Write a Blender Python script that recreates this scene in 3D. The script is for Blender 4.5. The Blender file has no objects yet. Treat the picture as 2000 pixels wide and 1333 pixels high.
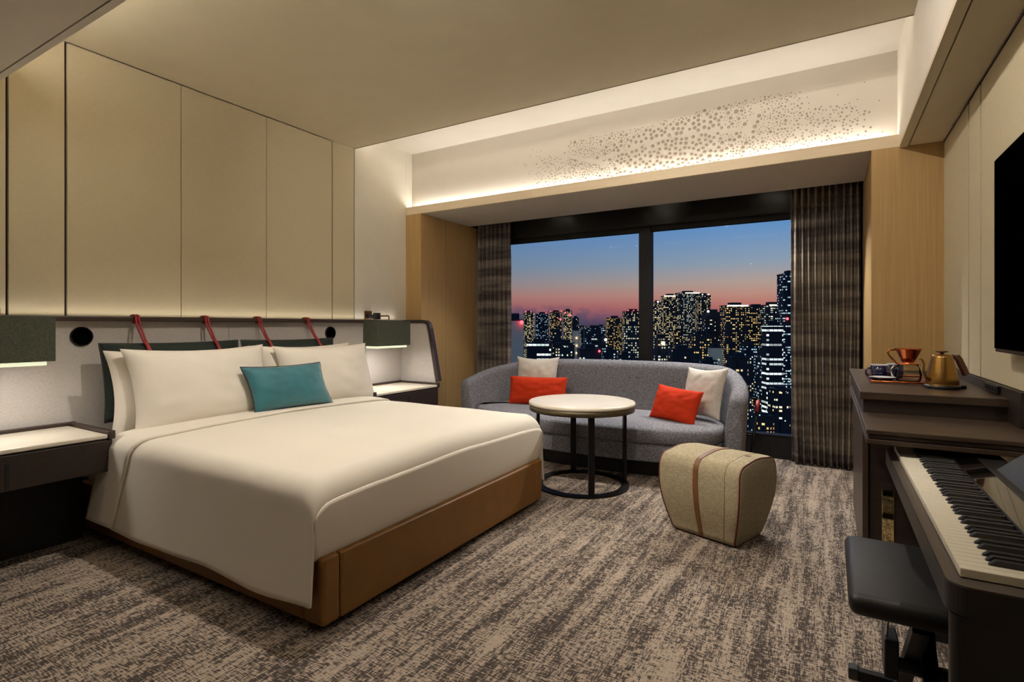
import bpy, bmesh, math, random
from mathutils import Vector, Matrix, noise
PI = math.pi
C = bpy.context.scene.collection
sc = bpy.context.scene
random.seed(7)

# ------------------------------------------------------------------ camera
FPX = 1041.6
YAW = math.radians(30.76)
CAM = Vector((3.85, 0.0, 1.2))
cd = bpy.data.cameras.new('camera'); cam = bpy.data.objects.new('camera', cd); C.objects.link(cam)
cam.location = CAM; cam.rotation_euler = (PI/2, 0, YAW)
cd.sensor_width = 36; cd.lens = FPX/2000*36; cd.shift_y = -0.01475; cd.clip_start = .02; cd.clip_end = 9000
sc.camera = cam
sc.view_settings.view_transform = 'Standard'; sc.view_settings.look = 'None'
sc.view_settings.gamma = 1; sc.view_settings.exposure = 0.0
sc.view_settings.use_curve_mapping = False

def lin(c):
    return tuple(((v/255)/12.92 if v <= 10 else ((v/255+.055)/1.055)**2.4) for v in c) + (1,)

# ------------------------------------------------------------------ world: dusk sky
w = bpy.data.worlds.new('dusk_sky'); sc.world = w; w.use_nodes = True
N = w.node_tree.nodes; L = w.node_tree.links; N.clear()
wo = N.new('ShaderNodeOutputWorld'); bg = N.new('ShaderNodeBackground'); tc = N.new('ShaderNodeTexCoord')
sep = N.new('ShaderNodeSeparateXYZ'); L.new(tc.outputs['Generated'], sep.inputs[0])
mr = N.new('ShaderNodeMapRange'); mr.inputs['From Min'].default_value = -.02; mr.inputs['From Max'].default_value = .24
L.new(sep.outputs['Z'], mr.inputs['Value'])
def ramp(nodes, stops):
    r = nodes.new('ShaderNodeValToRGB'); e = r.color_ramp.elements
    while len(e) > 1: e.remove(e[-1])
    e[0].position, e[0].color = stops[0][0], stops[0][1]
    for p, c in stops[1:]:
        q = e.new(p); q.color = c
    return r
ra = ramp(N, [(0, lin((38,38,52))), (.09, lin((66,66,92))), (.15, lin((112,84,106))), (.215, lin((158,98,104))),
              (.29, lin((168,120,116))), (.37, lin((146,133,136))), (.50, lin((116,136,158))), (.72, lin((92,130,180))), (1, lin((64,108,178)))])
rb = ramp(N, [(0, lin((38,38,52))), (.09, lin((96,64,84))), (.15, lin((158,88,94))), (.215, lin((186,114,106))),
              (.29, lin((190,142,128))), (.37, lin((180,158,148))), (.50, lin((142,158,176))), (.72, lin((102,146,196))), (1, lin((70,120,190)))])
L.new(mr.outputs[0], ra.inputs[0]); L.new(mr.outputs[0], rb.inputs[0])
az = N.new('ShaderNodeMapRange'); az.inputs['From Min'].default_value = -.55; az.inputs['From Max'].default_value = -.12
L.new(sep.outputs['X'], az.inputs['Value'])
mx = N.new('ShaderNodeMixRGB'); L.new(az.outputs[0], mx.inputs[0]); L.new(ra.outputs[0], mx.inputs[1]); L.new(rb.outputs[0], mx.inputs[2])
# small dark clouds low in the left of the sky
mp = N.new('ShaderNodeMapping'); mp.inputs['Scale'].default_value = (14, 14, 26); mp.inputs['Rotation'].default_value = (.25, 0, 0)
L.new(tc.outputs['Generated'], mp.inputs[0])
cn = N.new('ShaderNodeTexNoise'); cn.inputs['Scale'].default_value = 3.6; cn.inputs['Detail'].default_value = 5; L.new(mp.outputs[0], cn.inputs['Vector'])
cr = ramp(N, [(.44, (0,0,0,1)), (.54, (1,1,1,1))]); L.new(cn.outputs[0], cr.inputs[0])
cm = ramp(N, [(.07, (1,1,1,1)), (.16, (.75,.75,.75,1)), (.24, (0,0,0,1))]); L.new(mr.outputs[0], cm.inputs[0])
m1 = N.new('ShaderNodeMath'); m1.operation = 'MULTIPLY'; L.new(cr.outputs[0], m1.inputs[0]); L.new(cm.outputs[0], m1.inputs[1])
az2 = N.new('ShaderNodeMapRange'); az2.inputs['From Min'].default_value = -.34; az2.inputs['From Max'].default_value = -.42; L.new(sep.outputs['X'], az2.inputs['Value'])
m2 = N.new('ShaderNodeMath'); m2.operation = 'MULTIPLY'; L.new(m1.outputs[0], m2.inputs[0]); L.new(az2.outputs[0], m2.inputs[1])
mc = N.new('ShaderNodeMixRGB'); L.new(m2.outputs[0], mc.inputs[0]); L.new(mx.outputs[0], mc.inputs[1]); mc.inputs[2].default_value = lin((70,72,98))
L.new(mc.outputs[0], bg.inputs[0]); bg.inputs[1].default_value = 1.0
L.new(bg.outputs[0], wo.inputs[0])

# ------------------------------------------------------------------ lights of the room and added fill
WARM = (1.0, .915, .815); NEU = (1.0, .96, .90)
def area(name, loc, rot, sx, sy, power, col):
    l = bpy.data.lights.new(name, 'AREA'); l.shape = 'RECTANGLE'; l.size = sx; l.size_y = sy; l.energy = power; l.color = col
    o = bpy.data.objects.new(name, l); C.objects.link(o); o.location = loc; o.rotation_euler = rot; return o
def spot(name, loc, aim, power, col, ang=80, blend=.6, rad=.03):
    l = bpy.data.lights.new(name, 'SPOT'); l.energy = power; l.color = col; l.spot_size = math.radians(ang); l.spot_blend = blend
    l.shadow_soft_size = rad
    o = bpy.data.objects.new(name, l); C.objects.link(o); o.location = loc
    o.rotation_euler = (Vector(aim)-Vector(loc)).to_track_quat('-Z', 'Y').to_euler(); return o
# LED strip in the slot of the window fascia, shining up the dotted panel
area('cove_light', (2.12, 4.335, 2.432), (PI, 0, 0), 4.15, .04, 11, NEU)
# LED strip above the ceiling lip, shining into the raised coffer
area('coffer_light', (2.12, 3.46, 2.925), (math.radians(145), 0, 0), 4.1, .05, 10.5, NEU)
# added strip light, out of view, to lift the main ceiling and fascia
area('ceiling_fill_light', (2.1, .965, 2.72), (math.radians(140), 0, 0), 3.9, .03, 14, WARM)
# LED strip behind the headboard rail, shining up the wall
area('rail_light', (.035, 2.30, 1.262), (PI, 0, 0), .02, 3.6, 1.3, WARM)
# the bed downlight, then added fill downlights (bodies further down share these places)
DOWN = [  # x, y, z, power, angle, aim x, y, z, where
    (1.95, 1.93, 2.87, 150, 120, 1.95, 2.03, 0, 'above the bed'),
    (3.15, 1.95, 2.87, 95, 120, 3.9, 4.1, .9, 'added as fill above the carpet between bed and piano'),
    (2.40, 1.55, 2.87, 60, 100, 1.2, 4.3, 2.1, 'added as fill above the foot of the bed'),
    (0.85, 1.25, 2.87, 13, 140, .85, 1.45, 0, 'added as fill by the left bedside wall'),
    (4.36, 1.70, 2.36, 22, 150, 4.30, 1.9, 0, 'added as wall fill in the bulkhead over the piano'),
    (2.6, 0.2, 2.37, 14, 150, 2.6, .8, 0, 'added as fill in the lower ceiling over the entry'),
    (1.1, 0.2, 2.37, 5, 150, 1.1, .8, 0, 'added as fill in the lower ceiling by the left wall'),
]
for x, y, z, p, a, ax, ay, az_, wh in DOWN:
    spot('downlight_and_fill_lamp', (x, y, z-.012), (ax, ay, az_), p, WARM, a, .6, .028)
POCKET = [(1.30, 55), (2.42, 115), (3.42, 150)]
for x, p in POCKET:
    spot('pocket_lamp', (x, 5.202, 2.408), (x-.03, 3.90, 0), p, NEU, 96, .6, .018)

# ------------------------------------------------------------------ materials
def newmat(name):
    m = bpy.data.materials.new(name); m.use_nodes = True; n = m.node_tree.nodes; n.clear()
    out = n.new('ShaderNodeOutputMaterial'); b = n.new('ShaderNodeBsdfPrincipled'); m.node_tree.links.new(b.outputs[0], out.inputs[0])
    return m, n, m.node_tree.links, b, out
def mat(name, col, rough=.6, metal=0, var=.12, vs=(6,6,6), bump=.0, bs=300, spec=.5, sheen=0, coat=0):
    m, n, l, b, out = newmat(name)
    b.inputs['Roughness'].default_value = rough; b.inputs['Metallic'].default_value = metal
    b.inputs['Specular IOR Level'].default_value = spec
    if sheen: b.inputs['Sheen Weight'].default_value = sheen
    if coat: b.inputs['Coat Weight'].default_value = coat; b.inputs['Coat Roughness'].default_value = .05
    t = n.new('ShaderNodeTexCoord'); mp = n.new('ShaderNodeMapping'); mp.inputs['Scale'].default_value = vs; l.new(t.outputs['Object'], mp.inputs[0])
    no = n.new('ShaderNodeTexNoise'); no.inputs['Scale'].default_value = 1; no.inputs['Detail'].default_value = 4; l.new(mp.outputs[0], no.inputs['Vector'])
    c = lin(col); lo = tuple(v*(1-var) for v in c[:3])+(1,); hi = tuple(min(1, v*(1+var)) for v in c[:3])+(1,)
    r = ramp(n, [(.3, lo), (.7, hi)]); l.new(no.outputs[0], r.inputs[0]); l.new(r.outputs[0], b.inputs['Base Color'])
    if bump:
        n2 = n.new('ShaderNodeTexNoise'); n2.inputs['Scale'].default_value = bs; n2.inputs['Detail'].default_value = 2; l.new(t.outputs['Object'], n2.inputs['Vector'])
        bp = n.new('ShaderNodeBump'); bp.inputs['Strength'].default_value = bump; bp.inputs['Distance'].default_value = .002
        l.new(n2.outputs[0], bp.inputs['Height']); l.new(bp.outputs[0], b.inputs['Normal'])
    return m
def weave(name, c1, c2, s=(40, 40, 260), s2=(260, 260, 40), lo=.42, hi=.58, rough=.9, bump=.3, c3=None):
    """cloth of two crossing stretched noises"""
    m, n, l, b, out = newmat(name); b.inputs['Roughness'].default_value = rough; b.inputs['Specular IOR Level'].default_value = .2
    t = n.new('ShaderNodeTexCoord'); fs = []
    for s_ in (s, s2):
        mp = n.new('ShaderNodeMapping'); mp.inputs['Scale'].default_value = s_; l.new(t.outputs['Object'], mp.inputs[0])
        no = n.new('ShaderNodeTexNoise'); no.inputs['Scale'].default_value = 1; no.inputs['Detail'].default_value = 3; l.new(mp.outputs[0], no.inputs['Vector']); fs.append(no)
    ad = n.new('ShaderNodeMath'); ad.operation = 'ADD'; l.new(fs[0].outputs[0], ad.inputs[0]); l.new(fs[1].outputs[0], ad.inputs[1])
    ml = n.new('ShaderNodeMath'); ml.operation = 'MULTIPLY'; ml.inputs[1].default_value = .5; l.new(ad.outputs[0], ml.inputs[0])
    r = ramp(n, [(lo, lin(c1)), (hi, lin(c2))]); l.new(ml.outputs[0], r.inputs[0]); l.new(r.outputs[0], b.inputs['Base Color'])
    bp = n.new('ShaderNodeBump'); bp.inputs['Strength'].default_value = bump; bp.inputs['Distance'].default_value = .002
    l.new(ml.outputs[0], bp.inputs['Height']); l.new(bp.outputs[0], b.inputs['Normal'])
    return m
def wood(name, c1, c2, s=(60, 60, 2.2), rough=.5, coat=0):
    m, n, l, b, out = newmat(name); b.inputs['Roughness'].default_value = rough
    t = n.new('ShaderNodeTexCoord'); mp = n.new('ShaderNodeMapping'); mp.inputs['Scale'].default_value = s; l.new(t.outputs['Object'], mp.inputs[0])
    no = n.new('ShaderNodeTexNoise'); no.inputs['Scale'].default_value = 1; no.inputs['Detail'].default_value = 6; no.inputs['Roughness'].default_value = .6; l.new(mp.outputs[0], no.inputs['Vector'])
    r = ramp(n, [(.3, lin(c1)), (.7, lin(c2))]); l.new(no.outputs[0], r.inputs[0]); l.new(r.outputs[0], b.inputs['Base Color'])
    bp = n.new('ShaderNodeBump'); bp.inputs['Strength'].default_value = .15; bp.inputs['Distance'].default_value = .001
    l.new(no.outputs[0], bp.inputs['Height']); l.new(bp.outputs[0], b.inputs['Normal'])
    if coat: b.inputs['Coat Weight'].default_value = coat
    return m
def emis(name, col, s):
    m, n, l, b, out = newmat(name); b.inputs['Base Color'].default_value = lin(col)
    b.inputs['Emission Color'].default_value = lin(col); b.inputs['Emission Strength'].default_value = s; return m

M = {}
M['wallpaper'] = weave('linen_wall_panel', (198,186,156), (208,196,166), (30,30,420), (420,420,30), .35, .65, .85, .12)
M['plaster'] = mat('cream_paint', (220,213,196), .8, var=.02, bump=.05, bs=60)
M['ceiling'] = mat('ceiling_paint', (214,203,175), .85, var=.02)
M['white_paint'] = mat('white_paint', (226,218,204), .7, var=.02)
M['fascia'] = wood('pale_fascia_wood', (220,202,172), (230,212,182), (3, 60, 60), .6)
M['soffit'] = mat('soffit_paint', (196,188,174), .8, var=.02)
M['shadowgap'] = mat('dark_gap', (44,34,26), .8)
M['seam'] = mat('seam_line', (120,102,76), .8)
M['oak'] = wood('honey_oak', (172,140,90), (190,156,102), (90, 90, 1.8), .5)
M['dark_wood'] = wood('dark_stained_wood', (34,26,22), (48,37,31), (4, 60, 60), .42)
M['desk_wood'] = wood('brown_desk_wood', (52,41,32), (70,55,42), (5, 50, 50), .38)
M['rail'] = wood('wenge_rail', (46,34,28), (58,43,36), (60, 3, 60), .4)
M['head_fabric'] = weave('pale_grey_linen', (176,170,164), (196,190,184), (300,300,60), (60,60,300), .35, .65, .9, .3)
M['sheet'] = mat('white_cotton', (226,218,204), .75, var=.015, vs=(3,3,3), bump=.06, bs=500, spec=.25)
M['leather'] = mat('mustard_leather', (120,80,26), .42, var=.08, vs=(9,9,9), bump=.12, bs=180)
M['redstrap'] = mat('red_leather', (140,24,30), .45, var=.1)
M['tanstrap'] = mat('tan_leather', (118,78,40), .5, var=.1, bump=.1)
M['green'] = weave('dark_green_weave', (30,38,34), (48,56,50), (150,150,260), (300,300,80), .4, .6, .85, .6)
M['teal'] = mat('teal_velvet', (34,106,118), .6, var=.14, vs=(9,9,9), bump=.2, bs=350, sheen=.5)
M['piping'] = mat('dark_piping', (52,44,44), .6)
M['redpipe'] = mat('oxblood_piping', (92,24,22), .6)
M['sofa'] = weave('grey_melange', (76,76,82), (146,145,151), (70,70,300), (300,300,70), .40, .60, .92, .5)
M['oatmeal'] = weave('oatmeal_weave', (176,168,158), (206,198,188), (160,160,160), (320,320,100), .4, .6, .9, .4)
M['orange'] = mat('orange_red_wool', (184,48,15), .85, var=.08, vs=(20,20,20), bump=.3, bs=300, spec=.2)
M['burlap'] = weave('sand_linen', (148,136,110), (184,171,142), (260,260,60), (60,60,260), .38, .62, .9, .4)
M['stone'] = mat('cream_stone', (214,204,186), .28, var=.05, vs=(5,5,5))
M['bronze'] = mat('bronze_rim', (96,84,62), .4, .6)
M['blackmetal'] = mat('black_metal', (22,19,18), .38, .6, var=.1)
M['lampgreen'] = weave('olive_lamp_cloth', (64,68,56), (84,88,74), (250,250,80), (80,80,250), .4, .6, .85, .3)
M['brass'] = mat('brushed_brass', (168,130,72), .3, 1, var=.1, vs=(4,4,90))
M['copper'] = mat('copper', (206,116,70), .18, 1, var=.05)
M['antique'] = mat('antique_brass', (124,96,62), .35, 1, var=.1)
M['chrome'] = mat('chrome', (210,208,204), .12, 1, var=.03)
M['plastic'] = mat('black_plastic', (14,13,14), .35, var=.1)
M['felt'] = mat('black_mesh', (3,3,4), 1, spec=0, bump=.4, bs=600)
M['screen'] = mat('tv_glass', (1,1,2), .6, var=.1, spec=0)
M['navy'] = mat('navy_ceramic', (24,28,62), .12, var=.08, coat=.6)
M['china'] = mat('white_china', (228,228,230), .15, var=.02)
M['key_white'] = mat('ivory_key', (216,208,188), .3, var=.02)
M['key_black'] = mat('ebony_key', (24,21,20), .45, var=.1)
M['piano'] = mat('piano_black', (26,24,23), .4, var=.08)
M['piano_top'] = mat('piano_satin_edge', (74,66,58), .4, var=.05)
M['gloss'] = mat('piano_gloss', (6,6,6), .04, var=.05, coat=1)
M['vinyl'] = mat('black_vinyl', (24,22,20), .48, var=.12, vs=(8,8,8), bump=.25, bs=160)
M['diffuser'] = emis('lamp_diffuser', (236,240,206), .9)
M['downlens'] = emis('downlight_lens', (255,236,200), 6)
M['tinted_reflection'] = mat('reflection_tint', (216,200,150), .03, 1, var=.02)
M['win_frame'] = mat('bronze_window_frame', (13,12,11), .6, spec=.3)
M['kick'] = mat('black_kickboard', (10,10,10), .6)
M['walnut'] = wood('walnut', (78,44,28), (104,62,40), (60, 60, 6), .4)

def glassmat(name, tint=(1,1,1), f=.06):
    m = bpy.data.materials.new(name); m.use_nodes = True; n = m.node_tree.nodes; l = m.node_tree.links; n.clear()
    o = n.new('ShaderNodeOutputMaterial'); mi = n.new('ShaderNodeMixShader'); tr = n.new('ShaderNodeBsdfTransparent'); gl = n.new('ShaderNodeBsdfGlossy')
    tr.inputs[0].default_value = tint+(1,); gl.inputs['Roughness'].default_value = .01
    la = n.new('ShaderNodeLayerWeight'); la.inputs[0].default_value = .12
    mu = n.new('ShaderNodeMath'); mu.operation = 'MULTIPLY'; mu.inputs[1].default_value = f*4; l.new(la.outputs['Fresnel'], mu.inputs[0])
    l.new(mu.outputs[0], mi.inputs[0]); l.new(tr.outputs[0], mi.inputs[1]); l.new(gl.outputs[0], mi.inputs[2]); l.new(mi.outputs[0], o.inputs[0]); return m
M['window_glass'] = glassmat('window_glass', (.97,.98,.98), .045)
M['clear_glass'] = glassmat('clear_glass', (.93,.94,.94), .6)

# carpet
m, n, l, b, out = newmat('woven_carpet'); b.inputs['Roughness'].default_value = .95; b.inputs['Specular IOR Level'].default_value = .1
t = n.new('ShaderNodeTexCoord')
def nz(scale, detail=3, rough=.5):
    mp = n.new('ShaderNodeMapping'); mp.inputs['Scale'].default_value = scale; l.new(t.outputs['Object'], mp.inputs[0])
    no = n.new('ShaderNodeTexNoise'); no.inputs['Scale'].default_value = 1; no.inputs['Detail'].default_value = detail; no.inputs['Roughness'].default_value = rough
    l.new(mp.outputs[0], no.inputs['Vector']); return no.outputs[0]
def mth(op, a, b_):
    q = n.new('ShaderNodeMath'); q.operation = op
    for i, v in enumerate((a, b_)):
        if isinstance(v, (int, float)): q.inputs[i].default_value = v
        else: l.new(v, q.inputs[i])
    return q.outputs[0]
n1 = nz((190, 34, 1), 2); n2 = nz((30, 170, 1), 2); n3 = nz((15, 1.3, 1), 3); n4 = nz((3, 9, 1), 2); n5 = nz((70, 5, 1), 2)
v = mth('ADD', mth('ADD', mth('MULTIPLY', n1, .36), mth('MULTIPLY', n2, .42)), mth('ADD', mth('MULTIPLY', n3, .30), mth('ADD', mth('MULTIPLY', n4, .10), mth('MULTIPLY', n5, .20))))
r = ramp(n, [(.62, lin((66,60,56))), (.668, lin((82,74,69))), (.700, lin((138,124,111))), (.75, lin((164,149,134)))]); l.new(v, r.inputs[0]); l.new(r.outputs[0], b.inputs['Base Color'])
bp = n.new('ShaderNodeBump'); bp.inputs['Strength'].default_value = .35; bp.inputs['Distance'].default_value = .003; l.new(v, bp.inputs['Height']); l.new(bp.outputs[0], b.inputs['Normal'])
M['carpet'] = m

# curtain cloth
m, n, l, b, out = newmat('shaded_plaid_curtain'); b.inputs['Roughness'].default_value = .9; b.inputs['Specular IOR Level'].default_value = .15
t = n.new('ShaderNodeTexCoord')
a1 = nz((1.2, 1.2, 11), 3, .6); a2 = nz((22, 22, 1.6), 3, .6); a3 = nz((60, 60, 300), 2)
v = mth('ADD', mth('ADD', mth('MULTIPLY', a1, .66), mth('MULTIPLY', a2, .18)), mth('MULTIPLY', a3, .16))
r = ramp(n, [(.38, lin((80,72,72))), (.46, lin((104,96,92))), (.55, lin((138,129,119))), (.66, lin((160,151,138)))]); l.new(v, r.inputs[0]); l.new(r.outputs[0], b.inputs['Base Color'])
M['curtain'] = m

# ------------------------------------------------------------------ mesh helpers
def link(name, bm, m, parent=None, smooth=False, loc=None):
    me = bpy.data.meshes.new(name); bm.to_mesh(me); bm.free()
    if m: me.materials.append(m)
    if smooth:
        for p in me.polygons: p.use_smooth = True
    o = bpy.data.objects.new(name, me); C.objects.link(o)
    if parent: o.parent = parent
    if loc: o.location = loc
    return o
def tag(o, label=None, cat=None, group=None, kind=None):
    if label: o['label'] = label
    if cat: o['category'] = cat
    if group: o['group'] = group
    if kind: o['kind'] = kind
    return o
def thing(name, label, cat, loc=(0,0,0), rz=0, group=None):
    o = bpy.data.objects.new(name, None); C.objects.link(o); o.location = loc; o.rotation_euler = (0,0,rz); o.empty_display_size = .05
    return tag(o, label, cat, group)
def struct(name, label=None):
    o = bpy.data.objects.new(name, None); C.objects.link(o); tag(o, label, 'structure', None, 'structure'); return o
def bx(bm, x0, x1, y0, y1, z0, z1, bev=0, seg=2):
    t = bmesh.new(); bmesh.ops.create_cube(t, size=1)
    for v in t.verts: v.co = Vector(((x0+x1)/2+v.co.x*(x1-x0), (y0+y1)/2+v.co.y*(y1-y0), (z0+z1)/2+v.co.z*(z1-z0)))
    if bev: bmesh.ops.bevel(t, geom=t.edges[:], offset=bev, segments=seg, affect='EDGES', profile=.5)
    me = bpy.data.meshes.new('t'); t.to_mesh(me); t.free(); bm.from_mesh(me); bpy.data.meshes.remove(me); return bm
def box(name, d, m, parent=None, bev=0, seg=2, smooth=False):
    return link(name, bx(bmesh.new(), *d, bev=bev, seg=seg), m, parent, smooth)
def tube(bm, pts, r, n=8, closed=False):
    pts = [Vector(p) for p in pts]; rings = []; k = len(pts)
    up = None
    for i, p in enumerate(pts):
        if closed: d = pts[(i+1) % k]-pts[i-1]
        else: d = pts[min(i+1, k-1)]-pts[max(i-1, 0)]
        d.normalize()
        if up is None: up = Vector((0,0,1)) if abs(d.z) < .9 else Vector((1,0,0))
        a = d.cross(up)
        if a.length < 1e-4: a = d.cross(Vector((1,0,0)))
        a.normalize(); b = a.cross(d); b.normalize(); up = b
        rr = r[i] if isinstance(r, (list, tuple)) else r
        rings.append([bm.verts.new(p+a*math.cos(2*PI*j/n)*rr+b*math.sin(2*PI*j/n)*rr) for j in range(n)])
    rng = range(k) if closed else range(k-1)
    for i in rng:
        A, B = rings[i], rings[(i+1) % k]
        for j in range(n): bm.faces.new((A[j], A[(j+1) % n], B[(j+1) % n], B[j]))
    if not closed: bm.faces.new(rings[0][::-1]); bm.faces.new(rings[-1])
    return bm
def lathe(bm, prof, n=32, c=(0,0,0)):
    rings = []
    for r, z in prof:
        if r < 1e-6: rings.append([bm.verts.new((c[0], c[1], c[2]+z))])
        else: rings.append([bm.verts.new((c[0]+r*math.cos(2*PI*i/n), c[1]+r*math.sin(2*PI*i/n), c[2]+z)) for i in range(n)])
    for A, B in zip(rings, rings[1:]):
        for i in range(n):
            j = (i+1) % n
            if len(A) == 1 and len(B) == 1: continue
            if len(A) == 1: bm.faces.new((A[0], B[i], B[j]))
            elif len(B) == 1: bm.faces.new((A[i], A[j], B[0]))
            else: bm.faces.new((A[i], A[j], B[j], B[i]))
    return bm
def prism(bm, poly, axis, a, b):
    """poly of 2-d points, extruded along axis from a to b"""
    def P(p, h):
        return {'x': (h, p[0], p[1]), 'y': (p[0], h, p[1]), 'z': (p[0], p[1], h)}[axis]
    A = [bm.verts.new(P(p, a)) for p in poly]; B = [bm.verts.new(P(p, b)) for p in poly]
    k = len(poly); bm.faces.new(A); bm.faces.new(B[::-1])
    for i in range(k): bm.faces.new((A[i], B[i], B[(i+1) % k], A[(i+1) % k]))
    bmesh.ops.recalc_face_normals(bm, faces=bm.faces[:]); return bm
def grid(bm, f, nu, nv, closeu=False):
    V = [[bm.verts.new(f(i/(nu if closeu else nu-1), j/(nv-1))) for j in range(nv)] for i in range(nu)]
    for i in range(nu if closeu else nu-1):
        for j in range(nv-1):
            k = (i+1) % nu
            bm.faces.new((V[i][j], V[k][j], V[k][j+1], V[i][j+1]))
    return V
def frame(center, normal, up=(0,0,1), roll=0):
    nrm = Vector(normal).normalized(); u = Vector(up); s = u.cross(nrm).normalized(); u = nrm.cross(s)
    if roll:
        c, q = math.cos(roll), math.sin(roll); s, u = s*c+u*q, u*c-s*q
    return Matrix.Translation(Vector(center)) @ Matrix((s, u, nrm)).transposed().to_4x4()
def pillow_mesh(w_, h, t, pinch=.07, seed=0, n=26, wr=.007, flange=0):
    bm = bmesh.new(); rnd = random.Random(seed); ox = rnd.random()*50
    def pt(u, v, s):
        x = w_/2*u*(1-pinch*(1-v*v)*abs(u)**2); y = h/2*v*(1-pinch*1.2*(1-u*u)*abs(v)**2)
        th = t/2*(max(0, 1-abs(u)**2.6)**.55)*(max(0, 1-abs(v)**2.6)**.55)
        th *= 1+.10*noise.noise(Vector((u*1.4+ox, v*1.4, s)))
        wv = wr*noise.noise(Vector((u*4+ox, v*4, s*3)))*(1-u*u*v*v)
        return Vector((x, y, s*(th+.002)+wv*(1 if th > .01 else .4)))
    for s in (1, -1):
        V = [[bm.verts.new(pt(-1+2*i/n, -1+2*j/n, s)) for j in range(n+1)] for i in range(n+1)]
        for i in range(n):
            for j in range(n):
                f = (V[i][j], V[i+1][j], V[i+1][j+1], V[i][j+1]); bm.faces.new(f if s > 0 else f[::-1])
    bmesh.ops.remove_doubles(bm, verts=bm.verts[:], dist=.0045 if False else .0001)
    # stitch the two faces along the rim
    bd = [e for e in bm.edges if e.is_boundary]
    if bd: bmesh.ops.bridge_loops(bm, edges=bd)
    return bm
def rim(w_, h, pinch, off=0, k=14):
    P = []
    def q(u, v): return Vector((w_/2*u*(1-pinch*(1-v*v)*abs(u)**2), h/2*v*(1-pinch*1.2*(1-u*u)*abs(v)**2), off))
    for i in range(k): P.append(q(-1+2*i/k, -1))
    for i in range(k): P.append(q(1, -1+2*i/k))
    for i in range(k): P.append(q(1-2*i/k, 1))
    for i in range(k): P.append(q(-1, 1-2*i/k))
    return P
def pillow(name, label, cat, w_, h, t, m, Mx, pinch=.07, seed=0, pipe=None, group=None, skew=0):
    bm = pillow_mesh(w_, h, t, pinch, seed)
    for v in bm.verts: v.co.x += skew*v.co.y
    root = thing(name, label, cat, (0,0,0), 0, group); root.matrix_world = Mx
    o = link('cover', bm, m, root, True)
    if pipe:
        b2 = bmesh.new(); R = [p+Vector((skew*p.y, 0, 0)) for p in rim(w_, h, pinch)]
        tube(b2, R, .0045, 6, True); link('piping', b2, pipe, root, True)
    return root

# ------------------------------------------------------------------ the room shell
X1, YW, YG = 4.47, 4.275, 5.42      # right wall, window-side wall face, glass
ZC, ZS = 2.87, 2.37
box('floor', (-.15, 4.7, -1.8, 5.75, -.12, 0), M['carpet'])
tag(bpy.data.objects['floor'], 'grey and beige streaked woven carpet', 'floor', kind='structure')
def S(o, label=None): tag(o, label, 'structure', kind='structure'); return o

wl = struct('wall_left', 'cream fabric panelled wall behind the bed')
box('wall_core', (-.2, -.03, -1.8, YW, 0, 3.1), M['plaster'], wl)
YJ = [-1.8, .52, .93, 1.350, 1.905, 2.512, 3.233, 3.561]     # vertical joints
# joints from the photo: dark gaps and thin seams alternate
def ypix(u, x):
    lat = (u-1000)/FPX; xd = lat*math.cos(YAW)-math.sin(YAW); yd = lat*math.sin(YAW)+math.cos(YAW)
    return (x-CAM.x)/xd*yd
jj = [(-1.8, 'd'), (ypix(14, 0), 'd'), (ypix(128.8, 0), 'd'), (ypix(354, 0), 's'), (ypix(520.5, 0), 's'), (ypix(649, 0), 'd'), (ypix(692, 0), 'd')]
for (a, ka), (b_, kb) in zip(jj, jj[1:]+[(YW, 'n')]):
    ga = {'d': .0065, 's': .0024, 'n': 0}[ka]; gb = {'d': .0065, 's': .0024, 'n': 0}[kb]
    last = kb == 'n'
    box('wall_panel', (-.022, 0, a+ga, b_-gb, .0, 3.06 if last else ZC-.006), M['plaster'] if last else M['wallpaper'], wl, bev=.0015, seg=1)
box('gap_backing', (-.03, -.022, -1.8, 3.6, 0, ZC), M['shadowgap'], wl)
box('upper_return', (-.2, 0, YW, 4.46, ZS+.03, 3.1), M['plaster'], wl)

wr = struct('wall_right', 'cream fabric panelled wall carrying the television')
box('wall_core', (X1+.03, X1+.2, -1.8, YW, 0, 3.1), M['plaster'], wr)
def ypr(u, x): return ypix(u, x)
jr = [-1.8, ypr(1915.5, X1), ypr(1892, X1), YW]
for a, b_ in zip(jr, jr[1:]):
    box('wall_panel', (X1, X1+.004, a+.011, b_-(.011 if b_ < YW else 0), .957, ZS-.016), M['wallpaper'], wr)
box('gap_backing', (X1+.004, X1+.03, -1.8, YW, .957, ZS), M['shadowgap'], wr)
box('lower_wall_panel', (X1+.012, X1+.03, -1.8, YW, 0, .957), M['wallpaper'], wr)
S(box('wall_back', (-.2, 4.7, -1.95, -1.8, 0, 3.1), M['plaster']))

# window-side wall: wood clad piers, jambs
wn = struct('wall_window', 'honey oak clad piers either side of the window')
box('oak_pier', (0, .205, YW, YW+.03, 0, ZS), M['oak'], wn)
box('oak_pier', (4.09, X1+.03, YW, YW+.03, 0, ZS), M['oak'], wn)
ysm = 4.69
box('oak_jamb', (.165, .205, YW+.03, ysm-.002, 0, ZS), M['oak'], wn)
box('oak_jamb', (.165, .205, ysm+.002, 5.6, 0, ZS), M['oak'], wn)
box('jamb_backing', (.15, .165, YW+.03, 5.6, 0, ZS), M['shadowgap'], wn)
box('oak_jamb', (4.09, 4.13, YW+.03, 5.6, 0, ZS), M['oak'], wn)
box('wall_core', (-.2, .15, YW+.03, 5.75, 0, ZS-.002), M['plaster'], wn)
box('wall_core', (-.2, 4.7, 4.45, 5.75, 2.66, 3.2), M['plaster'], wn)
box('wall_core', (4.13, 4.7, YW+.03, 5.75, 0, ZS-.002), M['plaster'], wn)

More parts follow.
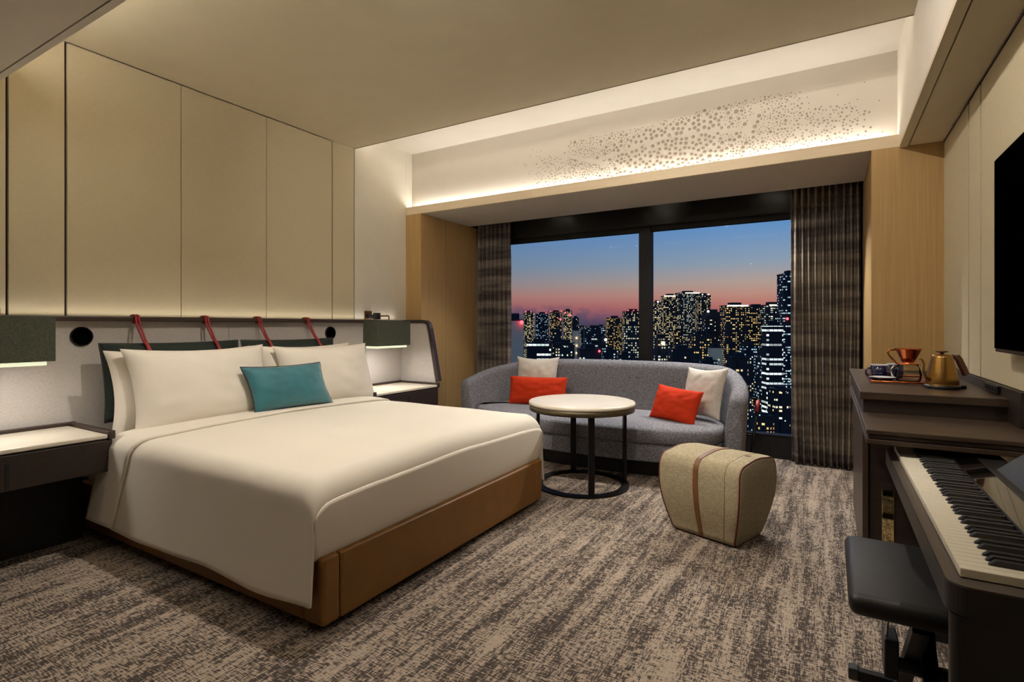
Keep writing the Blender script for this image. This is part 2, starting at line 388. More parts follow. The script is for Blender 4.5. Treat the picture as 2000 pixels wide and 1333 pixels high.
ce = struct('ceiling', 'cream painted ceiling with a raised coffer by the window')
box('main_ceiling', (0, 4.24, .93, 3.56, ZC, ZC+.03), M['ceiling'], ce)
box('ceiling_core', (-.2, 4.7, -1.95, 3.30, ZC+.03, 3.2), M['plaster'], ce)
box('coffer_ceiling', (-.2, 4.7, 3.30, 4.45, 3.04, 3.12), M['white_paint'], ce)
box('coffer_back', (0, 4.24, 3.30, 3.33, ZC+.03, 3.04), M['white_paint'], ce)
bulk = box('bulkhead', (4.24, X1+.03, -1.8, 4.46, ZS+.012, 3.04), M['white_paint'], ce)
box('cove_floor', (0, 4.24, YW+.025, 4.37, 2.395, 2.40), M['white_paint'], ce)
box('bulkhead_underside', (4.292, X1-.006, -1.8, YW, ZS-.004, ZS+.012), M['ceiling'], ce)
box('bulkhead_edge', (4.24, 4.284, -1.8, YW, ZS-.010, ZS+.012), M['ceiling'], ce)
box('near_soffit', (-.03, 4.24, -1.8, .905, ZS-.0, ZC), M['white_paint'], ce)
box('near_soffit_edge', (-.03, 4.24, .911, .938, ZS-.0, ZC), M['white_paint'], ce)
box('near_soffit_gap', (-.03, 4.24, .905, .911, ZS+.008, ZC), M['shadowgap'], ce)
box('ceiling_edge_trim', (0, 4.24, 3.556, 3.564, ZC-.002, ZC+.03), M['seam'], ce)

fa = struct('trim_1', 'pale wood fascia over the window niche')
box('fascia_board', (0, 4.24, YW-.0, YW+.025, ZS, 2.45), M['fascia'], fa)
box('niche_soffit', (-.03, 4.5, YW+.025, 5.15, ZS, ZS+.03), M['soffit'], fa)
box('pocket_lid', (-.03, 4.5, 5.15, 5.75, 2.60, 2.64), M['soffit'], fa)
box('pocket_end', (-.2, .205, 5.13, 5.75, ZS-.002, 2.66), M['kick'], fa)
box('pocket_end', (4.09, 4.7, 5.13, 5.75, ZS-.002, 2.66), M['kick'], fa)
box('pocket_side', (-.03, 4.5, 5.13, 5.15, ZS+.03, 2.60), M['soffit'], fa)

# ------------------------------------------------------------------ dotted relief panel above the fascia
YP = 4.37
dp = thing('relief_panel', 'white relief panel with a swirl of round dimples, lit from the slot below', 'wall panel', (0, YP, 2.40))
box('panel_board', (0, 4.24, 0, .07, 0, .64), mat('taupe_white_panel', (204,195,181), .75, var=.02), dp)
bm = bmesh.new(); rnd = random.Random(3)
def dot(x, z, r):
    seg = 10 if r > .006 else 6
    rings = []
    for rr, d in ((r, 0), (r*.8, -r*.22), (r*.35, -r*.30)):
        rings.append([bm.verts.new((x+rr*math.cos(2*PI*i/seg), d-.0006, z+rr*math.sin(2*PI*i/seg))) for i in range(seg)])
    for A, B in zip(rings, rings[1:]):
        for i in range(seg): bm.faces.new((A[i], A[(i+1) % seg], B[(i+1) % seg], B[i]))
    bm.faces.new(rings[-1][::-1])
placed = []
def dens(x, z):      # z from 0 (fascia top) to .59 at the coffer
    # body of the swirl: two lobes parted by a curved plain ribbon
    c = .19; hw = .25
    env = max(0, 1-abs((x-2.75)/.95)**3); tail = .13*max(0, 1-abs((x-2.8)/1.42)**4)*(1 if z < .33-.02*abs(x-2.8) else .25)
    d = max(env*max(0, 1-((z-c-.03*math.sin(x*2.2))/hw)**4), tail)
    rib = abs(z-(.205+.075*math.sin((x-2.2)*2.5)))
    if 2.1 < x < 3.35 and rib < .02: d *= .0
    rib2 = abs(z-(.16-.36*(x-2.15)))
    if 1.7 < x < 2.5 and rib2 < .022: d *= .05
    rib3 = abs((x-3.32)-.35*(z-.2))
    if .18 < z < .4 and rib3 < .03: d *= .05
    return d
tries = 0
while tries < 60000 and len(placed) < 1150:
    tries += 1
    x = rnd.uniform(1.35, 4.18); z = rnd.uniform(.015, .52)
    d = dens(x, z)
    far = math.exp(-((x-2.75)/.52)**2)
    if d < .04:
        if rnd.random() > .006: continue
        if z > .42 or x > 4.16: continue
        r = .0045
    elif rnd.random() > d*1.1: continue
    else:
        big = d*far
        r = rnd.choice((.0042, .0055, .007)) if rnd.random() > big*1.6 else rnd.uniform(.0115, .0155)
        if rnd.random() < .03 and x > 2.9: r = .018
    ok = all((x-a)**2+(z-b_)**2 > (r+q+.0055)**2 for a, b_, q in placed)
    if ok: placed.append((x, z, r)); dot(x, .05+z, r)
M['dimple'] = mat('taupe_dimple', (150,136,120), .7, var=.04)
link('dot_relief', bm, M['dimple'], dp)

# ------------------------------------------------------------------ window
wi = struct('window_1', 'wide dark framed two pane window over the night city')
box('head_beam', (.205, 4.09, 5.32, 5.6, 2.21, 2.60), M['win_frame'], wi)
box('window_frame', (.205, 4.09, 5.38, 5.46, 2.165, 2.215), M['win_frame'], wi, bev=.003)
xm = CAM.x-.0
def xpix(u, y):
    lat = (u-1000)/FPX; xd = lat*math.cos(YAW)-math.sin(YAW); yd = lat*math.sin(YAW)+math.cos(YAW)
    return CAM.x+y/yd*xd
box('mullion', (xpix(1247.5, 5.36), xpix(1271, 5.36), 5.36, 5.46, .2, 2.2), M['win_frame'], wi, bev=.004)
box('window_frame', (.205, .26, 5.38, 5.46, .2, 2.2), M['win_frame'], wi)
box('window_frame', (4.035, 4.09, 5.38, 5.46, .2, 2.2), M['win_frame'], wi)
box('kickboard', (.205, 4.09, 5.36, 5.6, 0, .19), M['kick'], wi)
box('sill_bar', (.205, 4.09, 5.36, 5.46, .19, .215), M['win_frame'], wi, bev=.003)
gm = xpix(1259, 5.4)
box('glass_pane', (.26, gm, YG, YG+.012, .215, 2.17), M['window_glass'], wi)
box('glass_pane', (gm, 4.035, YG, YG+.012, .215, 2.17), M['window_glass'], wi)

# curtains
def curtain(label, xa, xb, folds, amp, seed, spread=0):
    root = thing('curtain', label, 'curtain', (0, 0, 0))
    bm = bmesh.new(); rnd = random.Random(seed); ph = [rnd.uniform(-.5, .5) for _ in range(folds+2)]
    nu = folds*16; nv = 36
    def f(u, v):
        z = .012+v*(2.42-.012)
        k = u*folds; i = int(min(k, folds-1e-6)); fr = k-i
        pp = ph[i]*(1-fr)+ph[i+1]*fr
        flare = (1-v)**3*spread
        x = xa+(xb-xa)*(u+pp*.25/folds) + flare*math.sin(u*PI*1.3+.4)
        s = math.sin(2*PI*(k+pp*.35)+.35*math.sin(v*5+i*1.7))
        y = 5.262+amp*s+.010*noise.noise(Vector((u*30, v*7, seed)))
        if v < .16: # breaking at the hem
            q = (1-v/.16); y += .014*q*noise.noise(Vector((u*22, v*30, 3+seed))) - .015*q*q
        return Vector((x, y, z))
    grid(bm, f, nu, nv)
    o = link('drape', bm, M['curtain'], root, True)
    so = o.modifiers.new('s', 'SOLIDIFY'); so.thickness = .003
    return root
curtain('grey brown banded curtain gathered left of the window', .225, .70, 8, .032, 2)
curtain('grey brown banded curtain gathered right of the window, behind the cabinet', xpix(1544, 5.2), 4.07, 10, .033, 5, .02)

# ------------------------------------------------------------------ headboard
Y0H, Y1H = .47, 4.125
hb = thing('headboard', 'long pale grey upholstered headboard with dark wood rail', 'headboard', (0, 0, 0))
box('fabric_panel', (.0, .07, Y0H, 2.297-.001, .30, 1.235), M['head_fabric'], hb, bev=.004)
box('fabric_panel', (.0, .07, 2.297+.001, Y1H, .30, 1.235), M['head_fabric'], hb, bev=.004)
bm = bx(bmesh.new(), .0, .12, Y0H-.02, Y1H+.02, 1.228, 1.258, .006); link('top_rail', bm, M['rail'], hb)
for s, yy in ((1, Y1H), (-1, Y0H)):
    bm = bmesh.new(); prism(bm, [(.0, .30), (.0, 1.235), (.40, 1.235), (.52, .64), (.52, .44), (.3, .30)], 'y', yy, yy+.018*s); wp_ = link('wing_panel', bm, M['head_fabric'], hb)
    bm = bmesh.new(); t_ = .028
    P = [(.09, 1.243), (.36, 1.243), (.405, 1.236), (.43, 1.215), (.447, 1.17), (.50, .92), (.552, .655)]
    # flat bent rail: ribbon with rectangular section
    ring = []
    for i, p in enumerate(P):
        d = Vector((P[min(i+1, len(P)-1)][0]-P[max(i-1, 0)][0], P[min(i+1, len(P)-1)][1]-P[max(i-1, 0)][1])).normalized(); nn = Vector((-d.y, d.x))*.017
        ring.append([bm.verts.new((p[0]+nn.x*a, yy+s*b_, p[1]+nn.y*a)) for a, b_ in ((1, -.012), (1, .034), (-1, .034), (-1, -.012))])
    for A, B in zip(ring, ring[1:]):
        for i in range(4): bm.faces.new((A[i], A[(i+1) % 4], B[(i+1) % 4], B[i]))
    bm.faces.new(ring[0]); bm.faces.new(ring[-1][::-1]); bmesh.ops.recalc_face_normals(bm, faces=bm.faces[:])
    link('wing_rail', bm, M['rail'], wp_)

for yy, where in ((1.40, 'left'), (3.22, 'right')):
    bm = bmesh.new(); lathe(bm, [(0, .010), (.05, .010), (.056, .008), (.058, 0), (0, 0)], 36)
    bmesh.ops.rotate(bm, verts=bm.verts[:], matrix=Matrix.Rotation(PI/2, 3, 'Y'))
    r = thing('wall_speaker', 'round black speaker disc on the headboard beside the %s lamp' % where, 'speaker', (.07, yy, 1.137))
    link('ring', bm, M['plastic'], r, True)
    bm = bmesh.new(); lathe(bm, [(0, .0125), (.046, .0125), (.048, .010)], 32)
    bmesh.ops.rotate(bm, verts=bm.verts[:], matrix=Matrix.Rotation(PI/2, 3, 'Y')); link('mesh_cover', bm, M['felt'], r, True)

# bedside tables
def bedside(y0, y1, side):
    t = thing('bedside_table', 'floating dark wood bedside table %s, cream inset top' % side, 'bedside table', (0, 0, 0))
    drw = box('drawer', (.125, .575, y0+.012, y1-.012, .43, .598), M['dark_wood'], t, bev=.004)
    box('carcass', (.078, .56, y0, y1, .598, .606), M['dark_wood'], t)
    box('inset_top', (.105, .582, y0+.035, y1-.035, .606, .628), M['stone'], t, bev=.006)
    box('back_rim', (.078, .105, y0, y1, .600, .647), M['rail'], t, bev=.004)
    box('side_rim', (.100, .585, y0, y0+.033, .600, .645), M['rail'], t, bev=.006)
    box('side_rim', (.100, .585, y1-.033, y1, .600, .645), M['rail'], t, bev=.006)
    box('support_panel', (.078, .22, y0+.02, y1-.01, .0, .43), M['kick'], t)
    ym = (y0+y1)/2; box('handle_slot', (.573, .578, ym-.006, ym+.006, .44, .56), M['kick'], drw)
    return t
bedside(.492, 1.362, 'left of the bed')
bedside(3.236, 4.11, 'right of the bed')

# wall lamps with box shades
def lamp(yc, side, power, m=1):
    t = thing('bedside_lamp', 'olive box shade wall lamp over the %s bedside table' % side, 'lamp', (.365, yc, 1.0))
    bm = bmesh.new(); a, b_, h = .085, .215, .225
    O = [(-a, -b_), (a, -b_), (a, b_), (-a, b_)]; I = [(x*.965, y*.985) for x, y in O]
    vo = [[bm.verts.new((x, y, z)) for x, y in O] for z in (.02, .02+h)]; vi = [[bm.verts.new((x, y, z)) for x, y in I] for z in (.02, .02+h)]
    for i in range(4):
        j = (i+1) % 4
        bm.faces.new((vo[0][i], vo[0][j], vo[1][j], vo[1][i])); bm.faces.new((vi[0][j], vi[0][i], vi[1][i], vi[1][j]))
        bm.faces.new((vo[0][j], vo[0][i], vi[0][i], vi[0][j])); bm.faces.new((vo[1][i], vo[1][j], vi[1][j], vi[1][i]))
    bmesh.ops.recalc_face_normals(bm, faces=bm.faces[:])
    link('lamp_shade', bm, M['lampgreen'], t)
    box('diffuser', (-a+.016, a-.016, -b_+.02, b_-.03, .0, .10), M['diffuser'], t, bev=.003)
    bm = bmesh.new(); tube(bm, [(.0, .02, .10), (.0, .02, .285), (-.01, .02+.002*m, .293), (-.10, .07*m, .293)], .007, 8); tube(bm, [(-.10, .07*m, .293), (-.24, .11*m, .293)], .007, 8); arm = link('swing_arm', bm, M['antique'], t, True)
    bm = bmesh.new(); bx(bm, -.27, -.215, .11*m-.025, .11*m+.025, .262, .325, .004); bx(bm, -.3645, -.26, .11*m-.02, .11*m+.02, .270, .310, .003); link('arm_joint', bm, M['plastic'], arm)
    box('wall_plate', (-.3645, -.352, .11*m-.045, .11*m+.045, .255, .345), M['antique'], t, bev=.002)
    bm = bmesh.new(); tube(bm, [(-.24, -.05, .02), (-.262, -.05, -.2), (-.27, -.05, -.36)], .0022, 6); link('pull_cord', bm, M['plastic'], t)
    area('bedside_lamp_light', (.365, yc, .992), (0, 0, 0), .12, .34, power, (1, .94, .89))
    spot('bedside_lamp_up', (.365, yc, 1.14), (.365, yc, 3), power*.9, (1, .88, .7), 140, .6, .05)
lamp(.935, 'left', 2.2, -1); lamp(3.62, 'right', 3.0)
bm = bx(bmesh.new(), .07, .078, 3.36, 3.50, .80, .83, .002)
r = tag(link('socket_plate', bm, M['rail']), 'small dark socket strip on the headboard beneath the right lamp', 'socket')

# ------------------------------------------------------------------ bed
YB0, YB1, XF = 1.388, 3.206, 2.18
bed = thing('bed', 'wide bed with mustard leather base', 'bed', (0, 0, 0))
box('foot_rail', (XF-.07, XF, YB0+.088, YB1-.088, .035, .298), M['leather'], bed, bev=.012, seg=3, smooth=False)
for y0, y1 in ((YB0, YB0+.07), (YB1-.07, YB1)):
    box('side_rail', (.09, XF-.122, y0, y1, .035, .298), M['leather'], bed, bev=.012, seg=3)
for y0, y1, ya, yb in ((YB0, YB0+.086, YB0, YB0+.07), (YB1-.086, YB1, YB1-.07, YB1)):
    bm = bx(bmesh.new(), XF-.12, XF, y0, y1, .035, .298, .014, 3); link('corner_block', bm, M['leather'], bed)
box('plinth', (.15, XF-.16, YB0+.12, YB1-.12, 0, .06), M['kick'], bed)
bm = bx(bmesh.new(), .09, XF-.09, YB0+.02, YB1-.02, .20, .575, .06, 4); link('mattress', bm, M['sheet'], bed, True)

# duvet
YD0, YD1 = 1.352, 3.242
def duvet_pt(s, x, lift=0.0, hem=.125, xend=2.165):
    """s 0..1 across from the near hem over the top to the far hem"""
    r = .095; zt = .602+lift
    xr = .10; dz = 0
    if x > xend-xr: q = min(1, (x-(xend-xr))/xr); dz = xr*(1-math.sqrt(max(0, 1-q*q*.985)))
    zt -= dz
    side = zt-r-hem; arc = r*PI/2; top = (YD1-YD0)-2*r; tot = 2*side+2*arc+top; d = s*tot
    near = d < tot/2
    if not near: d = tot-d
    if d < side:
        z = hem+d; y = YD0-.022*(1-d/side)**1.5
        fl = noise.noise(Vector((x*2.6, 0 if near else 9, 2)))*.018*(1-d/side); y += fl-lift
        z += .012*noise.noise(Vector((x*3, 5, 1)))*(1-d/side)
    elif d < side+arc:
        a = (d-side)/r; y = YD0+r-r*math.cos(a)-lift*math.cos(a); z = zt-r+r*math.sin(a)
    else:
        y = YD0+r+(d-side-arc); z = zt
        q = (y-(YD0+r))/(top); z += .026*math.sin(PI*min(1, q))**.7 if q > 0 else 0
    z += .006*noise.noise(Vector((x*2.1, y*2.1, .3)))
    if not near: y = YD0+YD1-y
    return Vector((x, y, z))
dv = thing('duvet', 'white cotton duvet spread over the bed', 'duvet', (0, 0, 0))
bm = bmesh.new()
xs0, xs1 = .60, 2.165
def fx(u):  # denser near the foot
    return xs0+(xs1-xs0)*(1-(1-u)**2.2)
grid(bm, lambda u, v: duvet_pt(v, fx(u)), 70, 120)
o = link('cover', bm, M['sheet'], dv, True); so = o.modifiers.new('s', 'SOLIDIFY'); so.thickness = .012; so.offset = -1
# foot face, tucked behind the foot board
bm = bmesh.new()
def flap(u, v):
    s_ = .128+(.872-.128)*u
    p = duvet_pt(s_, xs1); e = min(u, 1-u)*(YD1-YD0)
    y = p.y + (.012 if u < .5 else -.012)*math.sin(PI/2*v)
    z = p.z + (.288-p.z)*v
    x = p.x + .004*math.sin(PI*v) - .028*v*v + .006*v*noise.noise(Vector((y*2, v*2, 4)))
    if e < .06: x -= .012*(1-e/.06)*min(1, v*3)
    return Vector((x, y, z))
grid(bm, flap, 70, 14)
o = link('foot_flap', bm, M['sheet'], dv, True); so = o.modifiers.new('s', 'SOLIDIFY'); so.thickness = .01; so.offset = -1
# turned back fold
bm = bmesh.new()
def foldp(u, v):
    lo = .50; hi = .79
    s = v; near = s < .5; q = abs(s-.5)*2
    sh = -.16*max(0, (q-.62)/.38)**1.2
    x = lo+sh+(hi-lo)*u - .0
    x += .012*noise.noise(Vector((s*7, 1, 7)))
    p = duvet_pt(v, max(x, .3), .014+.006*math.sin(PI*u), .14); p.x = x
    return p
grid(bm, foldp, 12, 120)
o = link('turned_back_fold', bm, M['sheet'], dv, True); so = o.modifiers.new('s', 'SOLIDIFY'); so.thickness = .014; so.offset = -1
# inner sheet visible by the pillows
bm = bmesh.new(); grid(bm, lambda u, v: duvet_pt(v, .30+.25*u, -.012, .42) if True else None, 8, 80)
o = link('fitted_sheet', bm, M['sheet'], bed, True); so = o.modifiers.new('s', 'SOLIDIFY'); so.thickness = .006; so.offset = -1

# white pillows
def wp(y0, y1, xb, xt, zt, label, seed, roll=0):
    yc = (y0+y1)/2; zb = .585; h = math.hypot(xb-xt, zt-zb)
    nrm = Vector((zt-zb, 0, xb-xt)).normalized()
    Mx = frame(((xb+xt)/2, yc, (zb+zt)/2), nrm, (0, 0, 1), roll)
    return pillow('pillow', label, 'pillow', y1-y0+.03, h+.03, .21, M['sheet'], Mx, .085, seed)
wp(1.425, 2.29, .40, .315, 1.045, 'white pillow behind the front left one', 11)
wp(2.33, 3.19, .40, .315, 1.045, 'white pillow behind the front right one', 12)
wp(1.475, 2.33, .55, .40, 1.055, 'large white pillow leaning at front left of the bed', 13)
wp(2.42, 3.285, .55, .42, 1.040, 'large white pillow at front right, behind the teal cushion', 14)
# teal cushion
Mx = frame((.665, 2.365, .785), Vector((.95, -.08, .28)), (0, 0, 1), math.radians(0))
pillow('cushion', 'teal velvet lumbar cushion leaning on the white pillows', 'cushion', .585, .31, .15, M['teal'], Mx, .07, 21, M['piping'], skew=-.16)

# green hanging cushions
def hang(y0, y1, ys, label, seed):
    Mx = frame((.235, (y0+y1)/2, .87), Vector((.98, 0, .16)), (0, 0, 1))
    r = pillow('hanging_cushion', label, 'cushion', y1-y0, .46, .15, M['green'], Mx, .035, seed, M['piping'])
    inv = Mx.inverted()
    for y in ys:
        bm = bmesh.new()
        for dy in (-.009, .009):
            P = [(.10, y+dy*.4-.006, 1.222), (.128, y+dy*.4, 1.222), (.138, y+dy*.6, 1.238), (.132, y+dy, 1.262), (.10, y+dy, 1.268), (.07, y+dy, 1.264)]
            tube(bm, [inv @ Vector(p) for p in P], .0065, 8)
            P = [(.130, y+dy, 1.255), (.150, y+dy*1.1, 1.20), (.215, y+dy*.8, 1.115), (.262, y+dy*.3, 1.075), (.318, y+dy, 1.00), (.332, y+dy*1.3, .93), (.33, y+dy*1.3, .86)]
            tube(bm, [inv @ Vector(p) for p in P], [.006, .006, .006, .0075, .007, .007, .006], 8)
        link('hanging_strap', bm, M['redstrap'], r, True)['label'] = 'red leather strap looped over the rail'
    return r
hang(1.435, 2.285, (1.667, 2.10), 'left dark green bolster cushion hung by red straps', 31)
hang(2.305, 3.135, (2.50, 2.94), 'right dark green bolster cushion hung by red straps', 32)

# ------------------------------------------------------------------ sofa
sf = thing('sofa', 'grey melange curved sofa under the window', 'sofa', (0, 0, 0))
def bez(P, n):
    """Catmull-Rom through points"""
    out_ = []; k = len(P)
    for i in range(k-1):
        p0, p1, p2, p3 = P[max(i-1, 0)], P[i], P[i+1], P[min(i+2, k-1)]
        for j in range(n):
            t = j/n; out_.append(tuple(.5*((2*b)+(-a+c)*t+(2*a-5*b+4*c-d)*t*t+(-a+3*b-3*c+d)*t**3) for a, b, c, d in zip(p0, p1, p2, p3)))
    out_.append(tuple(P[-1])); return out_
# inner line of the back (x, y, top z)
BP = [(.74, 4.42, .64), (.76, 4.56, .69), (.86, 4.80, .77), (1.12, 4.96, .835), (1.5, 5.00, .855), (2.0, 5.01, .862), (2.45, 5.00, .862), (2.82, 4.97, .855), (3.03, 4.86, .835), (3.13, 4.66, .74), (3.14, 4.42, .64)]
PL = bez(BP, 8)
bm = bmesh.new(); rings = []
k = len(PL)
for i, (x, y, zt) in enumerate(PL):
    a = Vector(PL[max(i-1, 0)][:2]); b_ = Vector(PL[min(i+1, k-1)][:2]); d = (b_-a).normalized(); nn = Vector((-d.y, d.x))   # outwards
    e = min(1, min(i, k-1-i)/4); th = .135*(.35+.65*math.sqrt(1-(1-e)**2)); zt = zt-(1-math.sqrt(1-(1-e)**2))*.05
    z0 = .12; lean = .045
    prof = []
    r = th/2
    for q in range(7): prof.append((0-.01*math.sin(q/6*PI)+lean*(q/6)-.02, z0+(zt-r-z0)*q/6))
    for q in range(1, 8): a_ = PI-q*PI/8; prof.append((lean-.02+r+r*math.cos(a_), zt-r+r*math.sin(a_)))
    for q in range(7): prof.append((lean-.02+th-(lean)*(q/6)*.7, zt-r-(zt-r-z0)*q/6))
    base = Vector((x, y)); off0 = (0 if e > .99 else (.135-th)/2)
    rings.append([bm.verts.new((base.x+nn.x*(p+off0), base.y+nn.y*(p+off0), z)) for p, z in prof])
for A, B in zip(rings, rings[1:]):
    for j in range(len(A)): bm.faces.new((A[j], A[(j+1) % len(A)], B[(j+1) % len(A)], B[j]))
bm.faces.new(rings[0]); bm.faces.new(rings[-1][::-1]); bmesh.ops.recalc_face_normals(bm, faces=bm.faces[:])
link('backrest', bm, M['sofa'], sf, True)
# seat
FP = bez([(.80, 4.46), (.90, 4.32), (1.25, 4.15), (1.82, 4.05), (2.45, 4.06), (2.88, 4.15), (3.09, 4.28), (3.135, 4.44)], 8)
IN = [(x, y) for x, y, z in PL if y > 4.45]
poly = FP+[(x, y+.02) for x, y in reversed(IN)]
def slab(poly, z0, z1, r, m, name, parent, inset_bottom=0):
    bm = bmesh.new(); cx = sum(p[0] for p in poly)/len(poly); cy = sum(p[1] for p in poly)/len(poly)
    def ringat(off, z):
        R = []; k = len(poly)
        for i in range(k):
            a = Vector(poly[i-1]); b_ = Vector(poly[(i+1) % k]); d = (b_-a).normalized(); nn = Vector((d.y, -d.x))
            R.append(bm.verts.new((poly[i][0]-nn.x*off, poly[i][1]-nn.y*off, z)))
        return R
    L_ = [(inset_bottom, z0), (inset_bottom*.2, z0+.01)]
    for q in range(0, 6): a_ = q/5*PI/2; L_.append((r-r*math.cos(a_), z1-r+r*math.sin(a_)))
    L_.append((r+.08, z1+.008)); R = [ringat(*q) for q in L_]
    k = len(poly)
    for A, B in zip(R, R[1:]):
        for i in range(k): bm.faces.new((A[i], A[(i+1) % k], B[(i+1) % k], B[i]))
    bm.faces.new(R[0][::-1]); bm.faces.new(R[-1]); bmesh.ops.recalc_face_normals(bm, faces=bm.faces[:])
    return link(name, bm, m, parent, True)
slab(poly, .285, .405, .045, M['sofa'], 'seat_cushion', sf, .02)
FB = [(x, y+.03) for x, y in FP]
slab(FB+[(x, y) for x, y in reversed(IN)], .14, .285, .01, M['sofa'], 'seat_base', sf)
slab([(x*.96+.08, y+.16) for x, y in FP]+[(x*.96+.08, y-.03) for x, y in reversed(IN)], .0, .14, .01, M['kick'], 'plinth', sf)
for s, xx in ((1, 3.30), (-1, .585)):
    bm = bmesh.new(); tube(bm, [(xx+.05*s, 4.80, .60), (xx+.03*s, 4.66, .32), (xx-.0*s, 4.56, .0)], .011, 8); tube(bm, [(xx+.05*s, 4.80, .60), (xx-.05*s, 4.84, .60)], .009, 8); tube(bm, [(xx+.03*s, 4.66, .32), (xx-.06*s, 4.68, .32)], .009, 8)
    link('side_frame', bm, M['blackmetal'], sf, True)
    bm = bmesh.new(); tube(bm, [(xx+.046*s, 4.79, .585), (xx+.04*s, 4.745, .50)], .016, 10); link('leather_wrap', bm, M['redstrap'], sf, True)
# sofa cushions
def cush(label, cx, cy, cz, w_, h, nrm, m, seed, roll=0, t=.12, pinch=.08, pipe=None):
    return pillow('cushion', label, 'cushion', w_, h, t, m, frame((cx, cy, cz), nrm, (0, 0, 1), math.radians(roll)), pinch, seed, pipe)
cush('oatmeal square cushion at the left end of the sofa', 1.235, 4.895, .655, .46, .46, (.22, -.95, .26), M['oatmeal'], 41, 0, .12, .10)
cush('orange lumbar cushion at the left end of the sofa', 1.325, 4.745, .545, .60, .29, (.20, -.95, .22), M['orange'], 42, 0, .13, .04)
cush('oatmeal square cushion against the right arm of the sofa', 2.93, 4.72, .635, .45, .44, (-.55, -.80, .30), M['oatmeal'], 43, 3, .12, .10)
cush('orange lumbar cushion at the right end of the sofa', 2.745, 4.53, .54, .45, .30, (-.36, -.87, .36), M['orange'], 44, -4, .13, .05)

# ------------------------------------------------------------------ round table
TX, TY = 2.235, 3.745
tb = thing('side_table', 'round cream topped table with open dark metal ring base', 'table', (TX, TY, 0))
bm = bmesh.new(); lathe(bm, [(0, .608), (.392, .608), (.399, .611), (.400, .622), (.396, .631), (.388, .634), (0, .634)], 72); link('table_top', bm, M['stone'], tb, True)
bm = bmesh.new(); lathe(bm, [(.36, .608), (.394, .608), (.394, .568), (.36, .568), (.36, .608)], 72); link('rim', bm, M['bronze'], tb, True)
bm = bmesh.new(); lathe(bm, [(0, .588), (.37, .588), (.37, .596), (0, .596)], 48); link('under_plate', bm, M['blackmetal'], tb)
bm = bmesh.new(); lathe(bm, [(.295, .0), (.355, .0), (.355, .014), (.295, .014), (.295, .0)], 72); link('base_ring', bm, M['blackmetal'], tb)
for a in (-55, 35, 125, 215):
    A = math.radians(a); bm = bx(bmesh.new(), -.011, .011, -.022, .022, .012, .590, .002)
    bmesh.ops.rotate(bm, verts=bm.verts[:], matrix=Matrix.Rotation(A, 3, 'Z')); bmesh.ops.translate(bm, verts=bm.verts[:], vec=(.332*math.cos(A), .332*math.sin(A), 0))
    link('leg', bm, M['blackmetal'], tb)

# ------------------------------------------------------------------ pouf
pf = thing('pouf', 'sand linen pouf with tan leather strap and dark red piping', 'pouf', (3.285, 3.285, 0), math.radians(-18.5))
PH = .472; HA = .246
def pcurve(n=56):
    """closed section in (B, z): inverted trapezoid with round top corners"""
    P = []
    bb, bt, rt, rb = .172, .222, .075, .05
    def arc(cx, cz, r, a0, a1, k):
        for i in range(k+1):
            a = math.radians(a0+(a1-a0)*i/k); P.append((cx+r*math.cos(a), cz+r*math.sin(a)))
    arc(-bb+rb, rb, rb, 180, 270, 6)
    for i in range(1, 8): P.append((-bb+rb+(2*(bb-rb))*i/8, 0))
    arc(bb-rb, rb, rb, 270, 360, 6)
    for i in range(1, 8):
        t = i/8; P.append((bb+(bt-bb)*math.sin(t*PI/2)+.008*math.sin(t*PI), rb+(PH-rt-rb-.012)*t))
    arc(bt-rt, PH-rt-.012, rt, 0, 84, 8)
    for i in range(1, 8):
        t = i/8; P.append(((bt-rt-.01)*(1-2*t), PH-.012+.014*math.sin(PI*t)))
    arc(-bt+rt, PH-rt-.012, rt, 96, 180, 8)
    for i in range(1, 8):
        t = 1-i/8; P.append((-(bb+(bt-bb)*math.sin(t*PI/2)+.008*math.sin(t*PI)), rb+(PH-rt-rb-.012)*t))
    return P
PC = pcurve(); kp = len(PC)
def taper(z): return .76+.24*math.sin(min(1, z/.36)*PI/2)
def pp(s, i, grow=0):
    B, z = PC[i]; e = max(0, (abs(s)-.86)/.14); sc_ = 1-.07*(1-math.sqrt(max(0, 1-e*e)))
    z2 = (z-.2)*(1-(1-sc_)*(.9 if z > .2 else .6))+.2
    v = Vector((s*HA*taper(z)*(1+.02*math.sin(PI*z/PH)), B*sc_, max(0.0, z2)))
    if grow:
        a = Vector(PC[i-1]); c = Vector(PC[(i+1) % kp]); d = (c-a).normalized(); v += Vector((0, d.y, -d.x))*grow
    return v
bm = bmesh.new(); ss = [-1, -.995, -.98, -.95, -.91, -.86, -.7, -.45, -.2, 0, .2, .45, .7, .86, .91, .95, .98, .995, 1]
R = [[bm.verts.new(pp(s, i)) for i in range(kp)] for s in ss]
for A, B in zip(R, R[1:]):
    for i in range(kp): bm.faces.new((A[i], A[(i+1) % kp], B[(i+1) % kp], B[i]))
for rr, s in ((R[0], -1), (R[-1], 1)):
    c = [bm.verts.new(Vector((s*.004, 0, 0))+Vector((v.co.x, v.co.y*.55, .2+(v.co.z-.2)*.55))) for v in rr]
    for i in range(kp): bm.faces.new((rr[i], rr[(i+1) % kp], c[(i+1) % kp], c[i]))
    bm.faces.new(c)
bmesh.ops.recalc_face_normals(bm, faces=bm.faces[:]); link('body', bm, M['burlap'], pf, True)
for s in (-.975, .975):
    bm = bmesh.new(); tube(bm, [pp(s, i, .001) for i in range(kp)], .0042, 6, True); link('piping', bm, M['redpipe'], pf, True)
for s in (.66,):
    bm = bmesh.new(); tube(bm, [pp(s, i, .0005) for i in range(kp)], .0012, 5, True); link('seam', bm, M['tanstrap'], pf, True)
